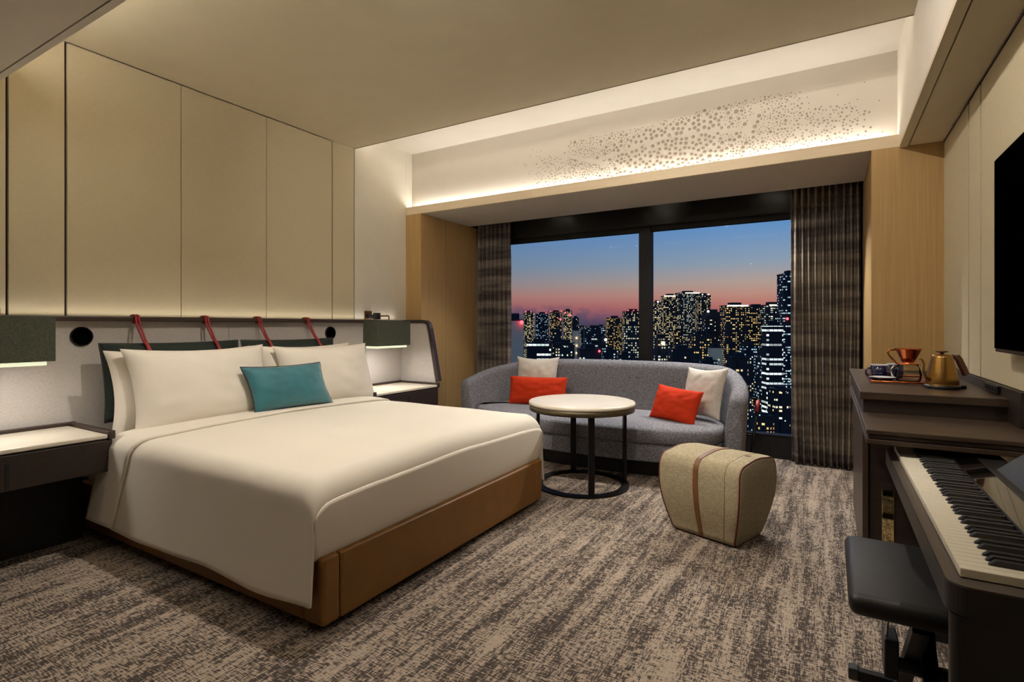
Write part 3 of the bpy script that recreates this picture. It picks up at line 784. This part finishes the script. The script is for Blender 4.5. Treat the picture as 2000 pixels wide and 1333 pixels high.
bm = bmesh.new(); RR = [[bm.verts.new(pp(s, i, g)) for i in range(kp)] for s, g in ((-.085, .0), (-.085, .004), (.035, .004), (.035, .0))]
for A, B in zip(RR, RR[1:]):
    for i in range(kp): bm.faces.new((A[i], A[(i+1) % kp], B[(i+1) % kp], B[i]))
bmesh.ops.recalc_face_normals(bm, faces=bm.faces[:]); link('leather_strap', bm, M['tanstrap'], pf)
bm = bmesh.new(); V = []
for (xx, z) in ((.150, .458), (.18, .474), (.213, .468), (.232, .444), (.238, .40)):
    V.append([bm.verts.new((xx, y, z)) for y in (-.016, .016)])
for A, B in zip(V, V[1:]): bm.faces.new((A[0], A[1], B[1], B[0]))
o = link('pull_tab', bm, M['tanstrap'], pf, True); so = o.modifiers.new('s', 'SOLIDIFY'); so.thickness = .004

# ------------------------------------------------------------------ cabinet and desk on the right
DX = 3.966
cb = thing('console_cabinet', 'dark wood console with raised coffee end and lower desk shelf', 'cabinet', (0, 0, 0))
box('raised_top', (DX, X1+.01, 2.80, 4.27, .878, .912), M['desk_wood'], cb, bev=.003)
box('raised_body', (DX+.012, X1+.01, 2.815, 4.27, .77, .878), M['dark_wood'], cb, bev=.002)
bm = bmesh.new(); bx(bm, DX, X1+.01, 2.35, 2.815, .803, .82, .003); link('desk_top', bm, M['desk_wood'], cb)
box('desk_edge', (DX+.006, X1+.01, 2.356, 4.27, .787, .801), M['dark_wood'], cb, bev=.002)
box('desk_edge', (DX, X1+.01, 2.350, 4.27, .768, .785), M['desk_wood'], cb, bev=.002)
box('side_panel', (3.988, 4.012, 3.10, 4.27, .0, .768), M['desk_wood'], cb, bev=.002)
box('cabinet_body', (4.012, X1+.01, 3.13, 4.27, .04, .768), M['dark_wood'], cb)
box('door', (4.018, 4.235, 3.112, 3.13, .06, .74), M['dark_wood'], cb, bev=.002)
box('door', (4.241, 4.46, 3.112, 3.13, .06, .74), M['dark_wood'], cb, bev=.002)
cdoor = [o_ for o_ in cb.children if o_.name.startswith('door')][0]
box('reflection_strip', (4.066, 4.114, 3.105, 3.114, .16, .415), M['tinted_reflection'], cdoor, bev=.002)  # tinted mirror strip standing in for a reflection in the door glass
box('back_panel', (4.455, X1+.01, 2.64, 4.27, .82, .953), M['dark_wood'], cb, bev=.001)
# things by the wall
sk = thing('power_outlet', 'black power outlet strip on the dark backboard right of the kettle', 'outlet', (4.444, 3.02, .912))
bm = bx(bmesh.new(), 0, .01, -.11, .11, .006, .038, .002); link('plate', bm, M['plastic'], sk)
for q in range(4):
    box('socket_hole', (-.002, .001, -.09+q*.05, -.055+q*.05, .013, .031), M['kick'], sk)

# television
tv = thing('television', 'black flat wall television cut by the right frame edge', 'television', (0, 0, 0))
box('casing', (4.415, X1-.012, 1.43, ypix(1943.5, 4.415), 1.098, 1.86), M['plastic'], tv, bev=.004)
box('screen', (4.411, 4.4155, 1.438, ypix(1943.5, 4.415)-.008, 1.112, 1.852), M['screen'], tv, bev=.001)
box('wall_bracket', (X1-.012, X1, 1.8, 2.4, 1.3, 1.6), M['plastic'], tv)

# coffee tray and cups
ZT = .912
tr = thing('serving_tray', 'brown copper rimmed tray under the cups', 'tray', (4.0, 3.22, ZT))
box('tray_base', (.025, .285, .0, .44, .0, .006), M['walnut'], tr, bev=.002)
bm = bmesh.new(); P = [(.027, .002), (.283, .002), (.283, .438), (.027, .438)]
PP = []
for i in range(4):
    a = Vector(P[i]); b_ = Vector(P[(i+1) % 4]); PP += [(*a.lerp(b_, t), .011) for t in (.03, .5, .97)]
tube(bm, PP, .005, 8, True); link('tray_rim', bm, M['copper'], tr, True)
def mug(x, y, label, ang, z=ZT+.006):
    t = thing('coffee_mug', label, 'mug', (x, y, z), ang)
    bm = bmesh.new(); lathe(bm, [(0, 0), (.033, 0), (.037, .004), (.040, .03), (.040, .074), (.0375, .0745), (.0372, .01), (0, .006)], 32); link('body', bm, M['navy'], t, True)
    bm = bmesh.new(); lathe(bm, [(.0404, .0735), (.0400, .0765), (.0378, .0765), (.0370, .0735)], 32); link('rim', bm, M['china'], t, True)
    bm = bmesh.new(); tube(bm, [(.039, 0, .056), (.054, 0, .056), (.062, 0, .044), (.062, 0, .028), (.052, 0, .015), (.039, 0, .014)], .005, 8); link('handle', bm, M['navy'], t, True)
mug(4.078, 3.44, 'navy mug with white rim at the left of the tray', math.radians(195))
mug(4.155, 3.56, 'navy mug behind the glass coffee server', math.radians(200))
su = thing('saucer', 'dark saucer with white inside at the front of the tray', 'saucer', (4.082, 3.315, ZT+.006))
bm = bmesh.new(); lathe(bm, [(0, 0), (.035, 0), (.04, .004), (.060, .018), (.0605, .021), (.0585, .0215)], 36); link('underside', bm, M['navy'], su, True)
bm = bmesh.new(); lathe(bm, [(.0588, .0216), (.057, .0200), (.038, .008), (0, .006)], 36); link('dish', bm, M['china'], su, True)
sp = thing('teaspoon', 'small steel spoon lying by the saucer', 'spoon', (4.148, 3.255, ZT+.009))
bm = bmesh.new(); tube(bm, [(-.01, -.01, .002), (.0, .02, .004), (.005, .06, .006)], .002, 6)
bm2 = bmesh.new(); bmesh.ops.create_uvsphere(bm2, u_segments=12, v_segments=8, radius=1, matrix=Matrix.Translation((-.013, -.02, .0025)) @ Matrix.Diagonal((.009, .014, .0022, 1))); 
link('spoon_handle', bm, M['chrome'], sp, True); link('spoon_bowl', bm2, M['chrome'], sp, True)
gs = thing('coffee_server', 'clear glass coffee server with handle, under the copper dripper', 'coffee server', (4.195, 3.37, ZT+.006), math.radians(200))
bm = bmesh.new(); lathe(bm, [(0, 0), (.046, 0), (.054, .008), (.057, .03), (.052, .062), (.044, .078), (.044, .084), (.0425, .084), (.0425, .078), (.050, .062), (.0552, .03), (.052, .010), (.045, .003), (0, .003)], 40); link('glass_body', bm, M['clear_glass'], gs, True)
bm = bmesh.new(); tube(bm, [(.044, 0, .076), (.066, 0, .074), (.078, 0, .058), (.072, 0, .03), (.060, 0, .018)], .0055, 8); link('handle', bm, M['chrome'], gs, True)
dr = thing('coffee_dripper', 'copper cone dripper standing on the glass server', 'coffee dripper', (4.195, 3.37, ZT+.006+.086), math.radians(180))
bm = bmesh.new(); lathe(bm, [(.016, 0), (.052, .0), (.053, .004), (.022, .006), (.028, .016), (.055, .076), (.058, .080), (.056, .081), (.052, .076), (.024, .016), (.015, .006), (.016, 0)], 40); link('cone', bm, M['copper'], dr, True)
bm = bmesh.new(); tube(bm, [(.054, 0, .074), (.078, 0, .072), (.086, 0, .058), (.076, 0, .038), (.055, 0, .012), (.048, 0, .004)], .0045, 8); link('handle', bm, M['copper'], dr, True)
# kettle
kt = thing('kettle', 'brushed brass electric kettle with wooden handle', 'kettle', (4.295, 3.12, ZT), math.radians(35)); kt.scale = (.83, .83, .90)
bm = bmesh.new(); lathe(bm, [(0, 0), (.078, 0), (.082, .004), (.082, .016), (.074, .020), (0, .020)], 40); bx(bm, .06, .115, -.035, .035, .0, .017, .004); link('power_base', bm, M['plastic'], kt, True)
bm = bmesh.new(); lathe(bm, [(0, .0205), (.072, .0205), (.075, .026), (.073, .05), (.064, .095), (.052, .14), (.047, .160), (.045, .168), (.0, .168)], 48); link('body', bm, M['brass'], kt, True)
bm = bmesh.new(); lathe(bm, [(0, .169), (.044, .169), (.044, .172), (.012, .176), (0, .176)], 36); lid = link('lid', bm, M['brass'], kt, True)
bm = bmesh.new(); lathe(bm, [(0, .175), (.009, .175), (.009, .182), (.028, .188), (.03, .191), (.0, .193)], 36); link('lid_knob', bm, M['walnut'], lid, True)
bm = bmesh.new(); tube(bm, [(-.066, 0, .045), (-.095, 0, .055), (-.108, 0, .085), (-.105, 0, .125), (-.118, 0, .150), (-.135, 0, .152)], [.011, .008, .006, .0055, .005, .005], 10); link('gooseneck_spout', bm, M['brass'], kt, True)
bm = bmesh.new(); tube(bm, [(.040, 0, .164), (.066, 0, .168), (.084, 0, .160)], .006, 8); link('handle_bracket', bm, M['antique'], kt, True)
bm = bmesh.new(); V = []
for x, z in ((.080, .166), (.098, .150), (.128, .098), (.142, .070)):
    V.append([bm.verts.new((x+a, b_, z+a*.6)) for a, b_ in ((-.011, -.011), (.011, -.011), (.011, .011), (-.011, .011))])
for A, B in zip(V, V[1:]):
    for i in range(4): bm.faces.new((A[i], A[(i+1) % 4], B[(i+1) % 4], B[i]))
bm.faces.new(V[0]); bm.faces.new(V[-1][::-1]); bmesh.ops.recalc_face_normals(bm, faces=bm.faces[:]); link('wooden_handle', bm, M['walnut'], kt)
bxo = thing('tea_box', 'dark box standing behind the kettle by the wall', 'box', (4.36, 3.36, ZT))
box('case', (-.05, .015, -.07, .07, 0, .075), M['dark_wood'], bxo, bev=.004)
box('box_lid', (-.052, .017, -.072, .072, .076, .088), M['walnut'], bxo, bev=.003)

# ------------------------------------------------------------------ piano
PX, PY0, PY1, PZ = 4.068, 1.335, 2.565, .730
pn = thing('digital_piano', 'slim black digital piano with ivory keys along the right wall', 'piano', (0, 0, 0))
def roundrect(x0, x1, y0, y1, r, k=8):
    P = []
    for cx, cy, a0 in ((x0+r, y0+r, 180), (x1-r, y0+r, 270), (x1-r, y1-r, 0), (x0+r, y1-r, 90)):
        for i in range(k+1):
            a = math.radians(a0+90*i/k); P.append((cx+r*math.cos(a), cy+r*math.sin(a)))
    return P
bm = bmesh.new(); prism(bm, roundrect(PX-.026, 4.36, PY0-.045, PY1+.045, .035), 'z', .655, .7085); link('body', bm, M['piano'], pn)
bm = bmesh.new(); prism(bm, roundrect(PX-.024, 4.358, PY0-.043, PY1+.043, .033), 'z', .7085, .7115); link('key_bed', bm, M['piano_top'], pn)
kw = (PY1-PY0)/52
# low notes lie at the far end: index 0 = A0 at PY1
NAMES = 'ABCDEFG'
for i in range(52):
    y1_ = PY1-i*kw; y0_ = y1_-kw
    box('white_key', (PX, PX+.146, y0_+.0006, y1_-.0006, .7125, PZ), M['key_white'], pn, bev=.0012, seg=1)
for i in range(51):
    if NAMES[i % 7] in 'ACDFG':
        yc = PY1-(i+1)*kw; sh = {'A': 0, 'C': .0025, 'D': -.0025, 'F': .003, 'G': 0}[NAMES[i % 7]]; yc += sh
        bm = bmesh.new()
        prism(bm, [(PX+.050, PZ-.002), (PX+.052, PZ+.003), (PX+.062, PZ+.0115), (PX+.146, PZ+.012), (PX+.146, PZ-.002)], 'y', yc-.0052, yc+.0052)
        bmesh.ops.bevel(bm, geom=bm.edges[:], offset=.001, segments=1, affect='EDGES')
        link('black_key', bm, M['key_black'], pn)
box('felt_strip', (PX+.146, PX+.150, PY0, PY1, .7115, .742), M['plastic'], pn)
bm = bmesh.new(); prism(bm, [(PX+.150, .7115), (PX+.150, .744), (4.276, .752), (4.280, .750), (4.280, .7115)], 'y', PY0-.04, PY1+.04); link('gloss_panel', bm, M['gloss'], pn)
box('rear_cover', (4.280, 4.356, PY0-.038, PY1+.04, .7115, .752), M['piano'], pn, bev=.003)
bm = bmesh.new(); prism(bm, [(4.298, .752), (4.308, .752), (4.405, .838), (4.398, .843)], 'y', PY0+.20, 2.2); link('music_rest', bm, M['piano'], pn)
bm = bmesh.new(); prism(bm, roundrect(PX-.020, 4.35, PY0-.038, PY0+.0, .016), 'z', .0, .652); link('side_stand', bm, M['piano'], pn)
bm = bmesh.new(); prism(bm, roundrect(PX+.10, 4.35, PY1+.0, PY1+.038, .016), 'z', .0, .655); link('side_stand', bm, M['piano'], pn)
box('back_brace', (4.31, 4.335, PY0, PY1, .34, .655), M['piano'], pn)
box('foot_bar', (PX+.05, 4.34, PY0-.03, PY0-.01, .0, .01), M['plastic'], pn)

# bench
bn = thing('piano_bench', 'black vinyl piano bench tucked under the keyboard', 'bench', (0, 0, 0))
bm = bx(bmesh.new(), 3.893, 4.225, 1.64, 2.12, .445, .503, .024, 4); link('seat', bm, M['vinyl'], bn, True)
box('seat_frame', (3.965, 4.17, 1.70, 2.06, .425, .447), M['blackmetal'], bn, bev=.003)
bm = bmesh.new()
def bar(bm, a, b_, wx, wt):
    a, b_ = Vector(a), Vector(b_); d = (b_-a).normalized(); s = Vector((1, 0, 0)); nn = d.cross(s).normalized()
    V = [[bm.verts.new(p+s*x*wx+nn*y*wt) for x, y in ((-1, -1), (1, -1), (1, 1), (-1, 1))] for p in (a, b_)]
    for i in range(4): bm.faces.new((V[0][i], V[0][(i+1) % 4], V[1][(i+1) % 4], V[1][i]))
    bm.faces.new(V[0]); bm.faces.new(V[1][::-1]); bmesh.ops.recalc_face_normals(bm, faces=bm.faces[:])
bar(bm, (4.05, 1.70, .43), (4.05, 2.15, .02), .018, .016); link('leg', bm, M['blackmetal'], bn)
bm = bmesh.new(); bar(bm, (4.09, 2.06, .43), (4.09, 1.63, .02), .018, .016); link('leg', bm, M['blackmetal'], bn)
for y in (2.16, 1.62):
    bm = bx(bmesh.new(), 3.93, 4.23, y-.016, y+.016, .002, .034, .004); link('foot_bar', bm, M['blackmetal'], bn)
    for xx in (3.905, 4.225):
        box('foot_cap', (xx, xx+.03, y-.019, y+.019, .0, .038), M['plastic'], bn, bev=.004)
bm = bmesh.new(); tube(bm, [(4.0, 1.88, .23), (4.14, 1.88, .23)], .02, 12); bx(bm, 3.985, 4.02, 1.86, 1.95, .19, .30, .004); link('height_catch', bm, M['plastic'], bn)
bm = bmesh.new(); tube(bm, [(3.995, 1.86, .38), (3.99, 1.90, .26), (3.98, 1.90, .25)], .004, 6); link('catch_wire', bm, M['chrome'], bn)

# ------------------------------------------------------------------ downlight bodies, those of the added fill included
for x, y, z, p, a, ax, ay, az_, where in DOWN:
    d = thing('downlight', 'round recessed downlight %s' % where, 'ceiling light', (x, y, z))
    bm = bmesh.new(); lathe(bm, [(.032, -.001), (.046, -.001), (.048, -.004), (.034, -.006), (.032, -.001)], 28); link('trim_ring', bm, M['white_paint'], d, True)
    bm = bmesh.new(); lathe(bm, [(0, -.0015), (.031, -.0015), (.031, 0), (0, 0)], 24); link('lens', bm, M['downlens'], d)

# ------------------------------------------------------------------ the city beyond the glass
ZG = -96.0
def citymat(name, base, tint, tint2, thr, cw, ch, fillw=.55, fillh=.5, strength=2.4, strip=False, glow=0.0):
    m, n, l, b, out = newmat(name)
    b.inputs['Base Color'].default_value = lin(base); b.inputs['Roughness'].default_value = .7
    def mt(op, a, b_=0.0):
        q = n.new('ShaderNodeMath'); q.operation = op
        for i, v in enumerate((a, b_)):
            if isinstance(v, (int, float)): q.inputs[i].default_value = v
            else: l.new(v, q.inputs[i])
        return q.outputs[0]
    t = n.new('ShaderNodeTexCoord'); s = n.new('ShaderNodeSeparateXYZ'); l.new(t.outputs['Object'], s.inputs[0])
    oi = n.new('ShaderNodeObjectInfo')
    h = mt('DIVIDE', mt('ADD', s.outputs[0], s.outputs[1]), cw); z = mt('DIVIDE', s.outputs[2], ch)
    fh, fz = mt('FLOOR', h), mt('FLOOR', z); rh, rz = mt('FRACT', h), mt('FRACT', z)
    cv = n.new('ShaderNodeCombineXYZ')
    if strip: l.new(mt('FLOOR', mt('DIVIDE', h, 3.0)), cv.inputs[0])
    else: l.new(fh, cv.inputs[0])
    l.new(fz, cv.inputs[1]); l.new(mt('MULTIPLY', oi.outputs['Random'], 91.7), cv.inputs[2])
    wn_ = n.new('ShaderNodeTexWhiteNoise'); wn_.noise_dimensions = '3D'; l.new(cv.outputs[0], wn_.inputs[0])
    # columns of stair lights are brighter than others
    cv2 = n.new('ShaderNodeCombineXYZ'); l.new(fh, cv2.inputs[0]); l.new(mt('MULTIPLY', oi.outputs['Random'], 31.3), cv2.inputs[2])
    wc = n.new('ShaderNodeTexWhiteNoise'); wc.noise_dimensions = '3D'; l.new(cv2.outputs[0], wc.inputs[0])
    val = mt('ADD', mt('MULTIPLY', wn_.outputs[0], .72), mt('MULTIPLY', wc.outputs[0], .28)) if not strip else wn_.outputs[0]
    lit = mt('GREATER_THAN', val, thr)
    a0 = mt('LESS_THAN', rh, fillw); b0 = mt('LESS_THAN', rz, fillh)
    mask = mt('MULTIPLY', mt('MULTIPLY', lit, a0), b0)
    nn = n.new('ShaderNodeNewGeometry'); sn = n.new('ShaderNodeSeparateXYZ'); l.new(nn.outputs['Normal'], sn.inputs[0])
    mask = mt('MULTIPLY', mask, mt('LESS_THAN', mt('ABSOLUTE', sn.outputs[2]), .5))
    mi = n.new('ShaderNodeMixRGB'); l.new(wn_.outputs[1], mi.inputs[0]) if False else l.new(mt('FRACT', mt('MULTIPLY', wn_.outputs[0], 37.0)), mi.inputs[0])
    mi.inputs[1].default_value = lin(tint); mi.inputs[2].default_value = lin(tint2)
    l.new(mi.outputs[0], b.inputs['Emission Color'])
    l.new(mt('MULTIPLY', mask, mt('MULTIPLY', mt('ADD', .25, mt('FRACT', mt('MULTIPLY', wn_.outputs[0], 113.0))), strength)), b.inputs['Emission Strength'])
    return m
CM = {
 'apt': citymat('apartment_windows', (40,38,36), (255,226,150), (255,196,110), .60, 2.5, 2.8, .5, .5, 1.3),
 'aptw': citymat('pale_apartment_windows', (44,44,44), (255,240,190), (214,232,220), .56, 2.4, 2.8, .5, .5, 1.3),
 'dense': citymat('dense_tower_windows', (38,36,34), (255,222,140), (255,240,205), .50, 2.5, 2.8, .55, .5, 1.3),
 'office': citymat('office_strips', (16,20,26), (226,245,240), (240,250,255), .38, 3.6, 4.2, .9, .42, 1.4, True),
 'blue': citymat('cool_office_windows', (22,30,40), (170,214,235), (220,240,240), .62, 2.4, 3.2, .7, .45, 1.1),
 'dark': citymat('dim_block_windows', (34,36,36), (255,214,140), (200,235,235), .76, 2.6, 3.0, .5, .5, 1.6),
 'pale': citymat('lit_pale_block', (236,214,170), (200,220,200), (230,240,210), .93, 4, 4, .5, .4, .8),
}
M['roof'] = mat('dark_roof', (30,32,36), .8)
M['redlamp'] = emis('aviation_light', (255,70,80), 5); M['whitelamp'] = emis('white_lamp', (255,250,235), 5); M['amber'] = emis('amber_lamp', (255,214,140), 5)
M['greenlamp'] = emis('green_lamp', (190,255,215), 4)
M['crown'] = emis('lit_crown', (255,244,214), 1.6)
DIRF = Vector((-math.sin(YAW), math.cos(YAW), 0)); DIRR = Vector((math.cos(YAW), math.sin(YAW), 0))
DS = 1.55
def cpos(u, D): return CAM + DIRF*D + DIRR*(D*(u-1000)/FPX)
FOOT = []
def building(u0, u1, vt, D, m, label, crown=None, group=None, depth=None, lamps=None, name='apartment_tower', cat='building', setback=True):
    D = D*DS; p = cpos((u0+u1)/2, D); W = (u1-u0)/FPX*D; H = 1.2+(637-vt)/FPX*D-ZG; dep = depth or min(W*.8, 24)
    cxy = Vector((p.x, p.y+dep*.4)); rad = math.hypot(W, dep)*.5
    if group and any((cxy-a).length < rad+b_ for a, b_ in FOOT): return None
    FOOT.append((cxy, rad))
    W = W*.92 if W > 5 else W
    t = thing(name, label, cat, (p.x, p.y+dep*.4, ZG), YAW*random.uniform(.8, 1.1), group)
    bm = bmesh.new(); bx(bm, -W/2, W/2, -dep/2, dep/2, 0, H)
    if setback: bx(bm, -W*.22, W*.30, dep*-.56, -dep*.5, 0, H*.97)
    link('tower_block', bm, CM[m], t)
    bm = bmesh.new(); bx(bm, -W/2-.3, W/2+.3, -dep/2-.3, dep/2+.3, H, H+1.0); bx(bm, -W*.2, W*.25, -dep*.2, dep*.3, H+1.0, H+min(5, 1+H*.04)); link('roof_plant', bm, M['roof'], t)
    if crown:
        bm = bmesh.new(); c0, c1 = crown; bx(bm, W*c0, W*c1, -dep/2-.8, -dep/2-.2, H-.8, H+1.2); link('lit_crown', bm, M['crown'], t)
    if lamps:
        for (fx_, fz, k, rr) in lamps:
            bm = bmesh.new(); bmesh.ops.create_icosphere(bm, subdivisions=2, radius=rr, matrix=Matrix.Translation((W*fx_, -dep/2-rr-.5, H*fz if fz <= 1 else H+fz))); link('beacon', bm, M[k], t)
    return t
B = building
# left pane
B(982, 1018, 627, 230, 'pale', 'pale banded building at the left edge of the window', name='office_block', setback=False, lamps=[(.42, .99, 'redlamp', 1.3)])
B(1019, 1041, 611, 900, 'dense', 'tower with yellow windows right of the pale banded building', lamps=[(-.3, 2.5, 'redlamp', 1.6), (.2, 2.5, 'redlamp', 1.4)])
B(1041, 1068, 614, 820, 'blue', 'dark bluish slab between two lit towers in left pane', lamps=[(.3, 2.2, 'redlamp', 1.2)])
B(1069, 1095, 610, 880, 'apt', 'brown tower left of the orange-lit tower', lamps=[(-.4, 2.2, 'redlamp', 1.4), (.45, 2.2, 'redlamp', 1.5), (.4, .86, 'redlamp', 2.6)])
B(1097, 1115, 608, 800, 'dense', 'orange-lit tower in the left pane', lamps=[(.2, .93, 'redlamp', 2.4), (-.3, .97, 'redlamp', 2)])
B(1115, 1129, 622, 760, 'dark', 'short dark tower right of the orange-lit one')
B(1180, 1212, 622, 700, 'apt', 'brown apartment block left of the mullion cluster')
B(1213, 1250, 609, 640, 'dense', 'twin-topped apartment tower just left of the mullion', lamps=[(-.3, 2, 'redlamp', 1), (.0, 2, 'redlamp', 1), (.35, 2, 'redlamp', 1)])
B(1212, 1252, 636, 420, 'aptw', 'greenish lower block in front of the mullion tower')
B(1116, 1131, 646, 420, 'pale', 'slim block with bright stair window column', name='office_block', lamps=[(.0, .9, 'amber', .8), (.0, .8, 'amber', .8), (.0, .7, 'amber', .8)])
B(1134, 1178, 642, 520, 'blue', 'wide cool white office in the middle of the left pane', name='office_block')
B(1150, 1182, 660, 430, 'office', 'low white-lit office in front of the wide one', name='office_block', lamps=[(.4, .97, 'whitelamp', 1.6)])
B(1019, 1070, 672, 300, 'office', 'low car park building with white lit floors', name='parking_building', setback=False)
B(1122, 1168, 684, 260, 'dark', 'flat dark roofed block behind the sofa back', name='low_block', setback=False, lamps=[(.38, .99, 'redlamp', .9)])
B(1078, 1118, 672, 360, 'dark', 'dark low block below the orange-lit tower', name='low_block')
# right pane
B(1272, 1291, 592, 640, 'dense', 'leftmost tower of the right pane beside the mullion', lamps=[(0, 2, 'whitelamp', 1.5)])
B(1290, 1320, 579, 660, 'dense', 'stepped tower left of the tallest cluster', crown=(-.5, .3))
B(1318, 1362, 573, 700, 'aptw', 'tallest wide apartment tower in right pane', crown=(-.2, .5))
B(1358, 1384, 578, 640, 'dense', 'tower on the right shoulder of the tallest cluster', lamps=[(-.2, 2, 'whitelamp', 1), (.3, 2, 'whitelamp', 1)])
B(1371, 1407, 611, 520, 'dark', 'dark tower between the two lit clusters', lamps=[(-.4, 1.6, 'whitelamp', 1.6), (.4, 1.6, 'whitelamp', 1.2)])
B(1408, 1456, 598, 480, 'apt', 'broad apartment tower with lit roof crown', crown=(-.5, .45))
B(1455, 1492, 601, 500, 'apt', 'dark apartment tower right of the broad crowned one')
B(1487, 1524, 597, 470, 'aptw', 'apartment tower with lit crown left of the curtain', crown=(-.35, .5))
B(1491, 1524, 637, 300, 'office', 'office with bright white floor strips near the curtain', name='office_block', setback=False)
B(1522, 1562, 536, 420, 'blue', 'tall dark office tower cut by the right curtain', name='office_tower', lamps=[(-.35, .66, 'redlamp', 1.6)])
B(1384, 1408, 680, 330, 'pale', 'pale green lit box below the dark tower', name='office_block', setback=False)
B(1303, 1348, 684, 300, 'dark', 'low dark block with pale side behind the sofa', name='low_block')
B(1273, 1302, 662, 330, 'aptw', 'low block with a yellow lit entrance', name='low_block', lamps=[(0, .95, 'amber', 1.8)])
B(1345, 1384, 655, 380, 'apt', 'mid height block under the tallest tower')
B(1420, 1460, 700, 260, 'dark', 'low dark block above the right sofa arm', name='low_block')
# low city filling in, nothing tells these apart
rnd = random.Random(12)
for i in range(48):
    D = rnd.uniform(520, 1700); u = rnd.uniform(960, 1570); wpx = rnd.uniform(10, 26)*min(1, 900/D+.3)
    vt = 637-rnd.uniform(-6, 6)+(8 if D < 900 else 0)+ (900/D)*4
    side = 'left' if u < 1258 else 'right'
    B(u-wpx/2, u+wpx/2, vt, D, rnd.choice(['apt', 'dark', 'dark', 'aptw', 'blue']), 'distant low block in the far city rows of the %s pane' % side, group='distant low city blocks, %s pane' % side, name='distant_block')
for i in range(46):
    D = rnd.uniform(190, 460); u = rnd.uniform(980, 1590); wpx = rnd.uniform(22, 46)
    zt_ = rnd.uniform(-44, -26) if D < 300 else rnd.uniform(-36, -14); vt = 637-(zt_-1.2)/D*FPX; side = 'left' if u < 1258 else 'right'
    B(u-wpx/2, u+wpx/2, vt, D, rnd.choice(['dark', 'dark', 'apt', 'blue', 'dark']), 'low dark block among the streets of the %s pane' % side, group='low street blocks, %s pane' % side, name='low_block')
for i in range(14):
    D = rnd.uniform(260, 800); u = rnd.uniform(1590, 1980); wpx = rnd.uniform(26, 48)
    B(u-wpx/2, u+wpx/2, 637-rnd.uniform(-60, 40), D, rnd.choice(['apt', 'dark', 'aptw', 'blue']), 'city block out of sight behind the right curtain', group='city blocks behind the right curtain', name='distant_block')
gr = S(box('ground', (-3000, 1600, 30, 4200, ZG-1, ZG), mat('night_ground', (14,17,20), .9)), 'dark ground of the city')
# street lamps and sparks of light nobody could count
rnd = random.Random(5)
for k, cnt, rr, lab in (('amber', 90, .55, 'warm'), ('whitelamp', 90, .5, 'white'), ('greenlamp', 40, .5, 'green white'), ('redlamp', 26, .6, 'red')):
    bm = bmesh.new()
    for i in range(cnt):
        D = rnd.uniform(190, 1100); u = rnd.uniform(985, 1545); p = cpos(u, D)
        if k == 'greenlamp': u = rnd.uniform(1460, 1540); D = rnd.uniform(220, 520); p = cpos(u, D)
        z = ZG+rnd.uniform(6, 12) if rnd.random() < .6 else ZG+rnd.uniform(10, 40)
        bmesh.ops.create_icosphere(bm, subdivisions=1, radius=rr*(.3+D/700)*rnd.uniform(.6, 1.3), matrix=Matrix.Translation((p.x, p.y, z)))
    tag(link('city_lights', bm, M[k]), 'scattered %s lights among the night streets' % lab, 'lights', kind='stuff')
